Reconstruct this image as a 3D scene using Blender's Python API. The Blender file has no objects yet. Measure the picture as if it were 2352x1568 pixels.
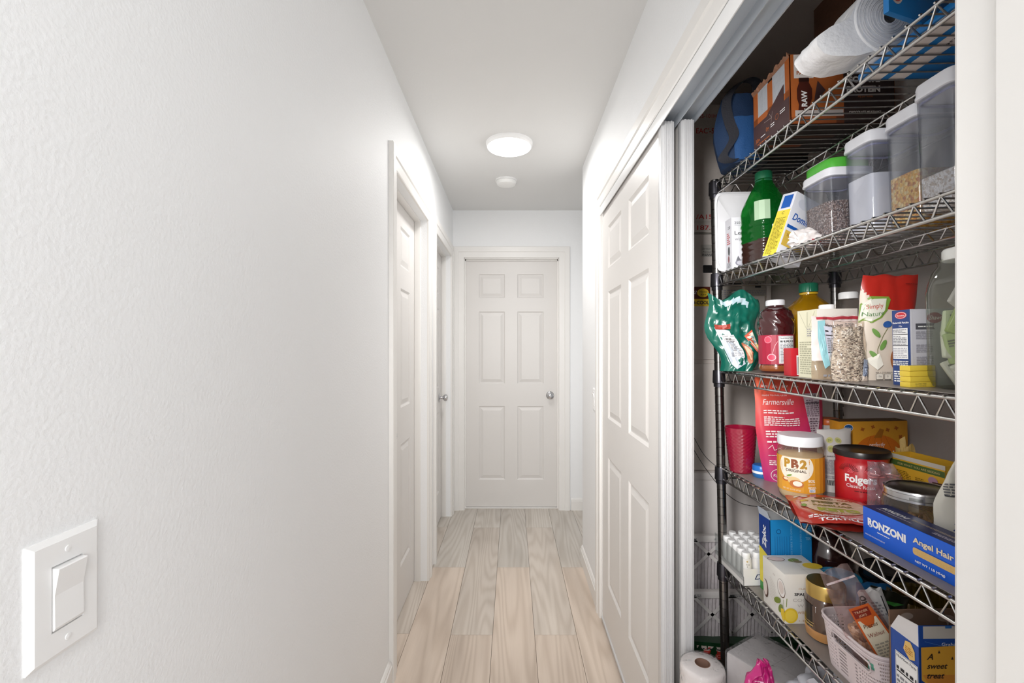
import bpy, bmesh, math, random
from mathutils import Vector, Matrix, noise

random.seed(7)
C = bpy.context.scene.collection
PI = math.pi
CAMH = 1.315          # camera height above the floor (m)
F = 1060.0            # focal length in pixels of the 2352 px wide frame

# ------------------------------------------------------------------ camera, world, lights, exposure
cam_d = bpy.data.cameras.new('camera')
cam = bpy.data.objects.new('camera', cam_d)
C.objects.link(cam)
cam.location = (0, 0, CAMH)
cam.rotation_euler = (PI / 2, 0, 0)
cam_d.sensor_width = 36.0
cam_d.lens = 36.0 * F / 2352.0
cam_d.shift_y = 16.0 / 2352.0
cam_d.clip_start = 0.02
bpy.context.scene.camera = cam

world = bpy.data.worlds.new('world')
bpy.context.scene.world = world
world.use_nodes = True
bgn = world.node_tree.nodes['Background']
bgn.inputs[0].default_value = (0.93, 0.965, 1.0, 1)
bgn.inputs[1].default_value = 0.9

vs = bpy.context.scene.view_settings
vs.view_transform = 'Standard'
vs.look = 'None'
vs.gamma = 1.0
vs.use_curve_mapping = False
vs.exposure = 0.45
cy = bpy.context.scene.cycles
cy.use_denoising = True
cy.max_bounces = 10
cy.diffuse_bounces = 6
cy.use_adaptive_sampling = True
cy.adaptive_threshold = 0.02
cy.transparent_max_bounces = 24
cy.sample_clamp_indirect = 6.0


def area_lamp(name, loc, rot, size, size_y, power, col, shape='RECTANGLE'):
    l = bpy.data.lights.new(name, 'AREA')
    l.shape = shape
    l.size = size
    if shape == 'RECTANGLE':
        l.size_y = size_y
    l.energy = power
    l.color = col
    o = bpy.data.objects.new(name, l)
    C.objects.link(o)
    o.location = loc
    o.rotation_euler = rot
    return o


# ceiling fixture of the hallway behind the photographer and the window daylight of the room there
area_lamp('ceiling_lamp_light', (0.0, -0.75, 2.40), (0, 0, 0), 0.30, 0.30, 6.5, (1, 0.985, 0.965), 'DISK')
area_lamp('hall_lamp_light', (-0.015, 2.53, 2.392), (0, 0, 0), 0.24, 0.24, 5.9, (1, 0.985, 0.97), 'DISK')
# daylight from the room that opens behind the photographer
area_lamp('room_window_light', (0.05, -1.45, 1.45), (PI / 2, 0, 0), 0.7, 1.5, 9.0, (1.0, 0.99, 0.975))
# added soft fill light beside the camera, turned towards the open closet
_fill = area_lamp('closet_fill_light', (-0.17, -0.05, 1.60), (0, 0, 0), 0.12, 0.40, 3.7, (1.0, 0.98, 0.96))
_fill.data.spread = math.radians(64)
_fill.rotation_euler = (Vector((0.42, 1.72, 1.28)) - Vector((-0.17, -0.05, 1.60))).to_track_quat('-Z', 'Y').to_euler()
# daylight of the side room that opens right of the end door
area_lamp('side_room_light', (1.25, 3.25, 1.35), (0, PI / 2, 0), 1.4, 0.5, 1.3, (0.94, 0.97, 1.0))




# ------------------------------------------------------------------ materials
def lin(c):
    if isinstance(c, str):
        c = c.lstrip('#')
        c = [int(c[i:i + 2], 16) / 255 for i in (0, 2, 4)]
        return tuple((x / 12.92 if x <= 0.04045 else ((x + 0.055) / 1.055) ** 2.4) for x in c)
    return tuple(c)


MATS = {}


def M(hexc, rough=0.45, metal=0.0, bump=0.0, bscale=200.0, var=0.04, vscale=30.0, name=None, coat=0.0):
    key = (hexc, rough, metal, bump, bscale, var, vscale, coat)
    if key in MATS:
        return MATS[key]
    m = bpy.data.materials.new(name or 'paint_' + str(hexc).lstrip('#'))
    m.use_nodes = True
    nt = m.node_tree
    b = nt.nodes['Principled BSDF']
    c = lin(hexc)
    b.inputs['Roughness'].default_value = rough
    b.inputs['Metallic'].default_value = metal
    if coat:
        b.inputs['Coat Weight'].default_value = coat
        b.inputs['Coat Roughness'].default_value = 0.12
    tc = nt.nodes.new('ShaderNodeTexCoord')
    nz = nt.nodes.new('ShaderNodeTexNoise')
    nz.inputs['Scale'].default_value = vscale
    nz.inputs['Detail'].default_value = 3
    nt.links.new(tc.outputs['Object'], nz.inputs['Vector'])
    mx = nt.nodes.new('ShaderNodeMix')
    mx.data_type = 'RGBA'
    mx.inputs[6].default_value = (*[x * (1 - var) for x in c], 1)
    mx.inputs[7].default_value = (*[min(1, x * (1 + var)) for x in c], 1)
    nt.links.new(nz.outputs['Fac'], mx.inputs[0])
    nt.links.new(mx.outputs[2], b.inputs['Base Color'])
    if bump:
        n2 = nt.nodes.new('ShaderNodeTexNoise')
        n2.inputs['Scale'].default_value = bscale
        n2.inputs['Detail'].default_value = 3
        nt.links.new(tc.outputs['Object'], n2.inputs['Vector'])
        bp = nt.nodes.new('ShaderNodeBump')
        bp.inputs['Strength'].default_value = bump
        bp.inputs['Distance'].default_value = 0.003
        nt.links.new(n2.outputs['Fac'], bp.inputs['Height'])
        nt.links.new(bp.outputs['Normal'], b.inputs['Normal'])
    MATS[key] = m
    return m


def clear(hexc='#ffffff', ior=1.45, gloss=0.03, haze=0.0, hazecol='#ffffff', bump=0.0, key=None):
    """thin clear plastic or glass wall: tinted see-through layer under a fresnel gloss, plus a little milkiness"""
    k = ('clear', hexc, ior, gloss, haze, hazecol, bump)
    if k in MATS:
        return MATS[k]
    m = bpy.data.materials.new('clear_' + hexc.lstrip('#'))
    m.use_nodes = True
    nt = m.node_tree
    nt.nodes.remove(nt.nodes['Principled BSDF'])
    out = nt.nodes['Material Output']
    tr = nt.nodes.new('ShaderNodeBsdfTransparent')
    tr.inputs[0].default_value = (*lin(hexc), 1)
    gl = nt.nodes.new('ShaderNodeBsdfGlossy')
    gl.inputs['Roughness'].default_value = gloss
    fr = nt.nodes.new('ShaderNodeFresnel')
    # both sides of a thin wall mirror alike: the node inverts the index on back faces, so invert it back
    ge = nt.nodes.new('ShaderNodeNewGeometry')
    mi_ = nt.nodes.new('ShaderNodeMix')
    mi_.data_type = 'FLOAT'
    mi_.inputs[2].default_value = ior
    mi_.inputs[3].default_value = 1.0 / ior
    nt.links.new(ge.outputs['Backfacing'], mi_.inputs[0])
    nt.links.new(mi_.outputs[0], fr.inputs['IOR'])
    base = tr.outputs[0]
    if haze:
        df = nt.nodes.new('ShaderNodeBsdfDiffuse')
        df.inputs[0].default_value = (*lin(hazecol), 1)
        mh = nt.nodes.new('ShaderNodeMixShader')
        mh.inputs[0].default_value = haze
        nt.links.new(tr.outputs[0], mh.inputs[1])
        nt.links.new(df.outputs[0], mh.inputs[2])
        base = mh.outputs[0]
    mx = nt.nodes.new('ShaderNodeMixShader')
    nt.links.new(fr.outputs[0], mx.inputs[0])
    nt.links.new(base, mx.inputs[1])
    nt.links.new(gl.outputs[0], mx.inputs[2])
    nt.links.new(mx.outputs[0], out.inputs[0])
    if bump:
        tc = nt.nodes.new('ShaderNodeTexCoord')
        n2 = nt.nodes.new('ShaderNodeTexNoise')
        n2.inputs['Scale'].default_value = 40
        nt.links.new(tc.outputs['Object'], n2.inputs['Vector'])
        bp = nt.nodes.new('ShaderNodeBump')
        bp.inputs['Strength'].default_value = bump
        bp.inputs['Distance'].default_value = 0.01
        nt.links.new(n2.outputs['Fac'], bp.inputs['Height'])
        nt.links.new(bp.outputs['Normal'], gl.inputs['Normal'])
        nt.links.new(bp.outputs['Normal'], fr.inputs['Normal'])
    MATS[k] = m
    return m


def grains(name, cols, scale, bump=0.8, stretch=(1, 1, 1)):
    """packed kernels: voronoi cells pick a colour each, cell distance raises them"""
    if name in MATS:
        return MATS[name]
    m = bpy.data.materials.new(name)
    m.use_nodes = True
    nt = m.node_tree
    b = nt.nodes['Principled BSDF']
    b.inputs['Roughness'].default_value = 0.5
    tc = nt.nodes.new('ShaderNodeTexCoord')
    mp = nt.nodes.new('ShaderNodeMapping')
    mp.inputs['Scale'].default_value = stretch
    nt.links.new(tc.outputs['Object'], mp.inputs[0])
    v = nt.nodes.new('ShaderNodeTexVoronoi')
    v.inputs['Scale'].default_value = scale
    nt.links.new(mp.outputs[0], v.inputs['Vector'])
    sp = nt.nodes.new('ShaderNodeSeparateColor')
    nt.links.new(v.outputs['Color'], sp.inputs[0])
    cr = nt.nodes.new('ShaderNodeValToRGB')
    cr.color_ramp.interpolation = 'CONSTANT'
    els = cr.color_ramp.elements
    n = len(cols)
    for i, c in enumerate(cols):
        e = els[i] if i < 2 else els.new(i / n)
        e.position = i / n
        e.color = (*lin(c), 1)
    nt.links.new(sp.outputs[0], cr.inputs[0])
    nt.links.new(cr.outputs[0], b.inputs['Base Color'])
    inv = nt.nodes.new('ShaderNodeMath')
    inv.operation = 'MULTIPLY'
    inv.inputs[1].default_value = -1
    nt.links.new(v.outputs['Distance'], inv.inputs[0])
    bp = nt.nodes.new('ShaderNodeBump')
    bp.inputs['Strength'].default_value = bump
    bp.inputs['Distance'].default_value = 0.004
    nt.links.new(inv.outputs[0], bp.inputs['Height'])
    nt.links.new(bp.outputs['Normal'], b.inputs['Normal'])
    MATS[name] = m
    return m


def wood_mat():
    m = bpy.data.materials.new('oak_plank')
    m.use_nodes = True
    nt = m.node_tree
    N = nt.nodes.new
    L = nt.links.new
    b = nt.nodes['Principled BSDF']
    b.inputs['Roughness'].default_value = 0.42
    b.inputs['Specular IOR Level'].default_value = 0.35
    tc = N('ShaderNodeTexCoord')
    oi = N('ShaderNodeObjectInfo')
    mul = N('ShaderNodeMath'); mul.operation = 'MULTIPLY'; mul.inputs[1].default_value = 37.0
    L(oi.outputs['Random'], mul.inputs[0])
    off = N('ShaderNodeCombineXYZ')
    L(mul.outputs[0], off.inputs[0]); L(mul.outputs[0], off.inputs[2])
    add = N('ShaderNodeVectorMath'); add.operation = 'ADD'
    L(tc.outputs['Object'], add.inputs[0]); L(off.outputs[0], add.inputs[1])
    mp = N('ShaderNodeMapping'); mp.inputs['Scale'].default_value = (4.6, 0.36, 1)
    L(add.outputs[0], mp.inputs[0])
    n1 = N('ShaderNodeTexNoise'); n1.inputs['Scale'].default_value = 1.0; n1.inputs['Detail'].default_value = 2.0
    n1.inputs['Roughness'].default_value = 0.35
    L(mp.outputs[0], n1.inputs['Vector'])
    k = N('ShaderNodeMath'); k.operation = 'MULTIPLY'; k.inputs[1].default_value = 190.0
    L(n1.outputs['Fac'], k.inputs[0])
    sn = N('ShaderNodeMath'); sn.operation = 'SINE'
    L(k.outputs[0], sn.inputs[0])
    mr = N('ShaderNodeMapRange'); mr.inputs[1].default_value = -1; mr.inputs[2].default_value = 1
    L(sn.outputs[0], mr.inputs[0])
    pw = N('ShaderNodeMath'); pw.operation = 'POWER'; pw.inputs[1].default_value = 1.6
    L(mr.outputs[0], pw.inputs[0])
    mp2 = N('ShaderNodeMapping'); mp2.inputs['Scale'].default_value = (260, 7, 1)
    L(add.outputs[0], mp2.inputs[0])
    n2 = N('ShaderNodeTexNoise'); n2.inputs['Scale'].default_value = 1.0; n2.inputs['Detail'].default_value = 3
    L(mp2.outputs[0], n2.inputs['Vector'])
    mp3 = N('ShaderNodeMapping'); mp3.inputs['Scale'].default_value = (9, 1.6, 1)
    L(add.outputs[0], mp3.inputs[0])
    n3 = N('ShaderNodeTexNoise'); n3.inputs['Scale'].default_value = 1.0; n3.inputs['Detail'].default_value = 2
    L(mp3.outputs[0], n3.inputs['Vector'])
    mixw = N('ShaderNodeMix'); mixw.data_type = 'FLOAT'; mixw.inputs[0].default_value = 0.45
    L(pw.outputs[0], mixw.inputs[2]); L(n2.outputs['Fac'], mixw.inputs[3])
    # plank tone, random plus the painted warm-to-cool light of the hall: obj.color r,g,b
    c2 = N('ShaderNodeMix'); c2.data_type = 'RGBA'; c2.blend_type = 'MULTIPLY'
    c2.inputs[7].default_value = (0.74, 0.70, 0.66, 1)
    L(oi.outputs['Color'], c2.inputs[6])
    fr = N('ShaderNodeMath'); fr.operation = 'MULTIPLY'; fr.inputs[1].default_value = 0.8
    L(mixw.outputs[0], fr.inputs[0]); L(fr.outputs[0], c2.inputs[0])
    c3 = N('ShaderNodeMix'); c3.data_type = 'RGBA'; c3.blend_type = 'MULTIPLY'
    c3.inputs[7].default_value = (0.80, 0.79, 0.78, 1)
    mr3 = N('ShaderNodeMapRange'); mr3.inputs[1].default_value = 0.4; mr3.inputs[2].default_value = 0.7
    L(n3.outputs['Fac'], mr3.inputs[0]); L(mr3.outputs[0], c3.inputs[0])
    L(c2.outputs[2], c3.inputs[6])
    L(c3.outputs[2], b.inputs['Base Color'])
    bp = N('ShaderNodeBump'); bp.inputs['Strength'].default_value = 0.12; bp.inputs['Distance'].default_value = 0.001
    L(mixw.outputs[0], bp.inputs['Height']); L(bp.outputs['Normal'], b.inputs['Normal'])
    return m


def emit(hexc, s, name):
    m = bpy.data.materials.new(name)
    m.use_nodes = True
    b = m.node_tree.nodes['Principled BSDF']
    b.inputs['Base Color'].default_value = (*lin(hexc), 1)
    b.inputs['Emission Color'].default_value = (*lin(hexc), 1)
    b.inputs['Emission Strength'].default_value = s
    return m


WALL = M('#f2f3f4', 0.6, bump=0.30, bscale=170, var=0.012, vscale=3, name='orange_peel_white_paint')
CEIL = M('#e4e4e3', 0.8, bump=0.12, bscale=120, var=0.01, vscale=3, name='white_ceiling_paint')
TRIM = M('#eceae7', 0.35, var=0.01, vscale=4, name='semi_gloss_white_trim')
DOORM = M('#dedbd8', 0.38, bump=0.04, bscale=120, var=0.012, vscale=5, name='white_door_enamel')
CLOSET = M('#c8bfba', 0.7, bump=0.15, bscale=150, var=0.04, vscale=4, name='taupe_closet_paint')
TRACKM = M('#c9d0d8', 0.35, metal=0.25, var=0.02, name='white_painted_aluminium')
CHROME = M('#c9c8c6', 0.22, metal=1.0, var=0.06, name='chrome_wire')
DKCHROME = M('#8a8886', 0.25, metal=1.0, var=0.08, name='grey_chrome_post')
NICKEL = M('#cfcfd2', 0.14, metal=1.0, var=0.03, name='polished_nickel')
WHITE = M('#f2f2f2', 0.4)
WHITE2 = M('#e2e2e6', 0.35, name='white_plastic')
BLACK = M('#141416', 0.4)
INK = M('#2b2a2e', 0.6)
GREYINK = M('#8a8a90', 0.6)
RED = M('#c8202c', 0.4)
YEL = M('#f0cf3a', 0.45)


# ------------------------------------------------------------------ mesh helpers
def mk(name, verts, faces, mats, parent=None, smooth=False, mi=None, ang=35):
    me = bpy.data.meshes.new(name)
    me.from_pydata([tuple(v) for v in verts], [], faces)
    if not isinstance(mats, (list, tuple)):
        mats = [mats]
    for m in mats:
        me.materials.append(m)
    if mi:
        for p, i in zip(me.polygons, mi):
            p.material_index = i
    if smooth:
        me.polygons.foreach_set('use_smooth', [True] * len(me.polygons))
        me.set_sharp_from_angle(angle=math.radians(ang))
    me.update()
    o = bpy.data.objects.new(name, me)
    C.objects.link(o)
    if parent is not None:
        o.parent = parent
    return o


def frombm(name, bm, mats, parent=None, smooth=False, ang=35):
    me = bpy.data.meshes.new(name)
    bmesh.ops.recalc_face_normals(bm, faces=bm.faces)
    bm.to_mesh(me)
    bm.free()
    if not isinstance(mats, (list, tuple)):
        mats = [mats]
    for m in mats:
        me.materials.append(m)
    if smooth:
        me.polygons.foreach_set('use_smooth', [True] * len(me.polygons))
        me.set_sharp_from_angle(angle=math.radians(ang))
    o = bpy.data.objects.new(name, me)
    C.objects.link(o)
    if parent is not None:
        o.parent = parent
    return o


def addbox(bm, x0, x1, y0, y1, z0, z1, bev=0.0):
    x0, x1 = min(x0, x1), max(x0, x1)
    y0, y1 = min(y0, y1), max(y0, y1)
    z0, z1 = min(z0, z1), max(z0, z1)
    r = bmesh.ops.create_cube(bm, size=1.0)
    vs_ = r['verts']
    for v in vs_:
        v.co = Vector(((x0 + x1) / 2 + v.co.x * (x1 - x0), (y0 + y1) / 2 + v.co.y * (y1 - y0), (z0 + z1) / 2 + v.co.z * (z1 - z0)))
    if bev:
        es = list({e for v in vs_ for e in v.link_edges})
        bmesh.ops.bevel(bm, geom=es, offset=bev, segments=2, profile=0.6, affect='EDGES')


def boxes(name, lst, mats, parent=None, bev=0.0):
    bm = bmesh.new()
    for b in lst:
        addbox(bm, *b, bev=bev)
    return frombm(name, bm, mats, parent, smooth=bev > 0)


def cbox(name, w, d, h, mats, parent=None, bev=0.0, z0=0.0):
    return boxes(name, [(-w / 2, w / 2, -d / 2, d / 2, z0, z0 + h)], mats, parent, bev)


def lathe(name, prof, mats, parent=None, seg=32, n=2.0, ax=1.0, ay=1.0, smooth=True, mi_f=None, ang=40, rot=0.0, cx=0, cy_=0, rib=None, caps=True):
    verts, faces = [], []
    for (r, z) in prof:
        for i in range(seg):
            t = 2 * PI * i / seg
            c, s = math.cos(t), math.sin(t)
            if n != 2.0:
                c = math.copysign(abs(c) ** (2 / n), c)
                s = math.copysign(abs(s) ** (2 / n), s)
            rr = r
            if rib:
                rr = r * rib(t, z)
            x, y = rr * c * ax, rr * s * ay
            if rot:
                x, y = x * math.cos(rot) - y * math.sin(rot), x * math.sin(rot) + y * math.cos(rot)
            verts.append((x + cx, y + cy_, z))
    np_ = len(prof)
    for j in range(np_ - 1):
        for i in range(seg):
            a = j * seg + i
            b = j * seg + (i + 1) % seg
            faces.append((a, b, b + seg, a + seg))
    if caps and prof[0][0] > 1e-5:
        faces.append(tuple(range(seg - 1, -1, -1)))
    if caps and prof[-1][0] > 1e-5:
        faces.append(tuple((np_ - 1) * seg + i for i in range(seg)))
    return mk(name, verts, faces, mats, parent, smooth, ang=ang)


def tubes(name, paths, r, mats, parent=None, seg=6, closed=False):
    verts, faces = [], []
    for path in paths:
        path = [Vector(p) for p in path]
        rr = r
        n_ = len(path)
        base = len(verts)
        up = Vector((0, 0, 1))
        t0 = (path[1] - path[0]).normalized()
        if abs(t0.dot(up)) > 0.9:
            up = Vector((1, 0, 0))
        for i, p in enumerate(path):
            if i == 0:
                t = path[1] - path[0]
            elif i == n_ - 1:
                t = path[-1] - path[-2]
            else:
                t = (path[i + 1] - path[i]).normalized() + (path[i] - path[i - 1]).normalized()
            t.normalize()
            a = t.cross(up)
            if a.length < 1e-4:
                a = t.cross(Vector((0, 1, 0.1)))
            a.normalize()
            b = a.cross(t).normalized()
            for k in range(seg):
                th = 2 * PI * k / seg
                verts.append(p + (a * math.cos(th) + b * math.sin(th)) * rr)
        for i in range(n_ - 1):
            for k in range(seg):
                q = base + i * seg
                faces.append((q + k, q + (k + 1) % seg, q + seg + (k + 1) % seg, q + seg + k))
        faces.append(tuple(base + k for k in range(seg - 1, -1, -1)))
        faces.append(tuple(base + (n_ - 1) * seg + k for k in range(seg)))
    return mk(name, verts, faces, mats, parent, True, ang=50)


def strip(name, path, width, thick, side, mats, parent=None):
    """flat strap along a path; side = direction of its width"""
    verts, faces = [], []
    side = Vector(side).normalized()
    path = [Vector(p) for p in path]
    for i, p in enumerate(path):
        t = (path[min(i + 1, len(path) - 1)] - path[max(i - 1, 0)]).normalized()
        nn = t.cross(side).normalized()
        for a, b in ((-1, -1), (1, -1), (1, 1), (-1, 1)):
            verts.append(p + side * a * width / 2 + nn * b * thick / 2)
    for i in range(len(path) - 1):
        for k in range(4):
            q = 4 * i
            faces.append((q + k, q + (k + 1) % 4, q + 4 + (k + 1) % 4, q + 4 + k))
    faces.append((3, 2, 1, 0))
    q = 4 * (len(path) - 1)
    faces.append((q, q + 1, q + 2, q + 3))
    return mk(name, verts, faces, mats, parent, True, ang=50)


def smoothpath(pts, n=8):
    """Catmull-Rom through the points"""
    P = [Vector(p) for p in pts]
    P = [P[0] * 2 - P[1]] + P + [P[-1] * 2 - P[-2]]
    out = []
    for i in range(1, len(P) - 2):
        for k in range(n):
            t = k / n
            a, b, c, d = P[i - 1], P[i], P[i + 1], P[i + 2]
            out.append(0.5 * ((2 * b) + (c - a) * t + (2 * a - 5 * b + 4 * c - d) * t * t + (3 * b - a - 3 * c + d) * t ** 3))
    out.append(P[-2])
    return out


def tag(o, label, cat, group=None, kind=None):
    o['label'] = label
    o['category'] = cat
    if group:
        o['group'] = group
    if kind:
        o['kind'] = kind
    return o


def struct(o, label, cat='structure'):
    return tag(o, label, cat, kind='structure')


# ------------------------------------------------------------------ flat print (labels, lettering)
GLYPHS = {}


def glyphs(s, shear=0.0, bold=0.0):
    k = (s, shear, bold)
    if k in GLYPHS:
        return GLYPHS[k]
    cu = bpy.data.curves.new('lettering', 'FONT')
    cu.body = s
    cu.size = 1.0
    cu.shear = shear
    cu.offset = bold
    cu.resolution_u = 3
    cu.fill_mode = 'FRONT'
    ob = bpy.data.objects.new('lettering', cu)
    me = bpy.data.meshes.new_from_object(ob)
    vs_ = [(v.co.x, v.co.y) for v in me.vertices]
    fs = [tuple(p.vertices) for p in me.polygons]
    bpy.data.meshes.remove(me)
    bpy.data.objects.remove(ob)
    bpy.data.curves.remove(cu)
    if vs_:
        x0 = min(v[0] for v in vs_)
        x1 = max(v[0] for v in vs_)
    else:
        x0 = x1 = 0
    GLYPHS[k] = (vs_, fs, x0, x1)
    return GLYPHS[k]


class Art:
    def __init__(self, step=0.00012, base=0.0004):
        self.v, self.f, self.m, self.mats = [], [], [], []
        self.layer = 0
        self.step, self.base = step, base

    def _mi(self, mat):
        if mat not in self.mats:
            self.mats.append(mat)
        return self.mats.index(mat)

    def _add(self, vs_, fs, mat):
        n = self.base + self.layer * self.step
        b = len(self.v)
        self.v += [(x, y, n) for x, y in vs_]
        mi = self._mi(mat)
        for f in fs:
            self.f.append(tuple(b + i for i in f))
            self.m.append(mi)

    def rect(self, x, y, w, h, mat, sub=0.012, bump_layer=True, n=None):
        nx = max(1, min(24, math.ceil(w / sub)))
        ny = max(1, min(24, math.ceil(h / sub)))
        vs_ = [(x + w * i / nx, y + h * j / ny) for j in range(ny + 1) for i in range(nx + 1)]
        fs = [(j * (nx + 1) + i, j * (nx + 1) + i + 1, (j + 1) * (nx + 1) + i + 1, (j + 1) * (nx + 1) + i) for j in range(ny) for i in range(nx)]
        if bump_layer:
            self.layer += 1
        self._add(vs_, fs, mat)
        return self

    def poly(self, pts, mat):
        """convex outline, ringed towards its centre so that it can follow a curved face"""
        self.layer += 1
        cx = sum(p[0] for p in pts) / len(pts)
        cy2 = sum(p[1] for p in pts) / len(pts)
        vs_, fs = [], []
        R = 4
        for k in range(R):
            s = 1 - k / R
            vs_ += [(cx + (p[0] - cx) * s, cy2 + (p[1] - cy2) * s) for p in pts]
        vs_.append((cx, cy2))
        n = len(pts)
        for k in range(R - 1):
            for i in range(n):
                fs.append((k * n + i, k * n + (i + 1) % n, (k + 1) * n + (i + 1) % n, (k + 1) * n + i))
        for i in range(n):
            fs.append(((R - 1) * n + i, (R - 1) * n + (i + 1) % n, R * n))
        self._add(vs_, fs, mat)
        return self

    def ell(self, cx, cy2, rx, ry, mat, n=24, rot=0):
        pts = []
        for i in range(n):
            t = 2 * PI * i / n
            x, y = rx * math.cos(t), ry * math.sin(t)
            pts.append((cx + x * math.cos(rot) - y * math.sin(rot), cy2 + x * math.sin(rot) + y * math.cos(rot)))
        return self.poly(pts, mat)

    def ring(self, cx, cy2, rx, ry, wd, mat, n=28):
        self.layer += 1
        vs_, fs = [], []
        for i in range(n):
            t = 2 * PI * i / n
            vs_.append((cx + rx * math.cos(t), cy2 + ry * math.sin(t)))
            vs_.append((cx + (rx - wd) * math.cos(t), cy2 + (ry - wd) * math.sin(t)))
        for i in range(n):
            a, b = 2 * i, 2 * ((i + 1) % n)
            fs.append((a, b, b + 1, a + 1))
        self._add(vs_, fs, mat)
        return self

    def line(self, pts, wd, mat):
        self.layer += 1
        for i in range(len(pts) - 1):
            ax_, ay_ = pts[i]
            bx, by = pts[i + 1]
            L_ = math.hypot(bx - ax_, by - ay_) or 1e-6
            nx, ny = -(by - ay_) / L_ * wd / 2, (bx - ax_) / L_ * wd / 2
            self._add([(ax_ + nx, ay_ + ny), (ax_ - nx, ay_ - ny), (bx - nx, by - ny), (bx + nx, by + ny)], [(0, 1, 2, 3)], mat)
        return self

    def text(self, s, x, y, size, mat, width=None, align='l', shear=0.0, bold=0.0, rot=0.0):
        self.layer += 1
        vs_, fs, x0, x1 = glyphs(s, shear, bold)
        w = (x1 - x0) or 1
        sx = size
        if width:
            sx = width / w
        ww = w * sx
        ox = {'l': 0, 'c': -ww / 2, 'r': -ww}[align]
        out = []
        for (a, b) in vs_:
            p, q = (a - x0) * sx + ox, b * size
            out.append((x + p * math.cos(rot) - q * math.sin(rot), y + p * math.sin(rot) + q * math.cos(rot)))
        self._add(out, fs, mat)
        return self

    def small(self, x, y, w, h, rows, mat, seed=1, fill=0.55):
        """rows of very small print too fine to read: word-long bars"""
        rnd = random.Random(seed)
        self.layer += 1
        rh = h / rows
        for r in range(rows):
            px = x
            lim = x + w * (1 if rnd.random() > 0.25 else rnd.uniform(0.5, 0.95))
            while px < lim:
                ww = min(rnd.uniform(0.004, 0.011) * (w / 0.06) ** 0.3, lim - px)
                yy = y + h - (r + 1) * rh
                self._add([(px, yy), (px + ww, yy), (px + ww, yy + rh * fill), (px, yy + rh * fill)], [(0, 1, 2, 3)], mat)
                px += ww + rh * 0.35
        return self

    def bars(self, x, y, w, h, mat, seed=3):
        rnd = random.Random(seed)
        self.layer += 1
        px = x
        while px < x + w:
            ww = rnd.choice([0.0004, 0.0008, 0.0012])
            self._add([(px, y), (px + ww, y), (px + ww, y + h), (px, y + h)], [(0, 1, 2, 3)], mat)
            px += ww + rnd.choice([0.0005, 0.001])
        return self

    def facts(self, x, y, w, h, seed=5, title='Nutrition Facts'):
        self.rect(x, y, w, h, WHITE)
        self.rect(x + 0.001, y + 0.001, w - 0.002, h - 0.002, INK)
        self.rect(x + 0.0016, y + 0.0016, w - 0.0032, h - 0.0032, WHITE)
        e = 0.003
        th = min(h * 0.1, w * 0.14)
        self.text(title, x + e, y + h - th - 0.002, th, INK, width=w - 2 * e, bold=0.015)
        self.rect(x + e, y + h * 0.76, w - 2 * e, h * 0.016, INK)
        self.rect(x + e, y + h * 0.30, w - 2 * e, h * 0.014, INK)
        self.small(x + e, y + h * 0.79, w - 2 * e, h * 0.07, 1, INK, seed)
        self.small(x + e, y + h * 0.32, w - 2 * e, h * 0.42, 8, GREYINK, seed + 1)
        self.small(x + e, y + h * 0.05, w - 2 * e, h * 0.23, 5, GREYINK, seed + 2)
        return self

    def build(self, name, parent, mapf):
        vs_ = [mapf(*v) for v in self.v]
        o = mk(name, vs_, self.f, self.mats, parent, mi=self.m)
        return o


def fmap(o, du, dv, nn):
    o, du, dv, nn = Vector(o), Vector(du), Vector(dv), Vector(nn)
    return lambda u, v, n: o + du * u + dv * v + nn * n


def front(w, d, h=0, z0=0):
    return fmap((-w / 2, -d / 2, z0), (1, 0, 0), (0, 0, 1), (0, -1, 0))


def leftf(w, d, h=0, z0=0):
    return fmap((-w / 2, d / 2, z0), (0, -1, 0), (0, 0, 1), (-1, 0, 0))


def topf(w, d, h, z0=0):
    return fmap((-w / 2, -d / 2, z0 + h), (1, 0, 0), (0, 1, 0), (0, 0, 1))


def botf(w, d):
    return fmap((-w / 2, d / 2, 0), (1, 0, 0), (0, -1, 0), (0, 0, -1))


def cylmap(r, a0=-125, rf=None):
    a0 = math.radians(a0)

    def f(u, v, n):
        rr = (rf(v) if rf else r)
        a = a0 + u / r
        return Vector(((rr + n) * math.cos(a), (rr + n) * math.sin(a), v))
    return f


def supermap(ax, n_, a0=-120, rf=None):
    """print on an upright rounded-square wall: u runs round it from the angle a0"""
    a0 = math.radians(a0)

    def f(u, v, n):
        a = a0 + u / ax
        c, s = math.cos(a), math.sin(a)
        r = ax / ((abs(c) ** n_ + abs(s) ** n_) ** (1 / n_))
        r = (r * (rf(v) if rf else 1)) + n
        return Vector((r * c, r * s, v))
    return f


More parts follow.
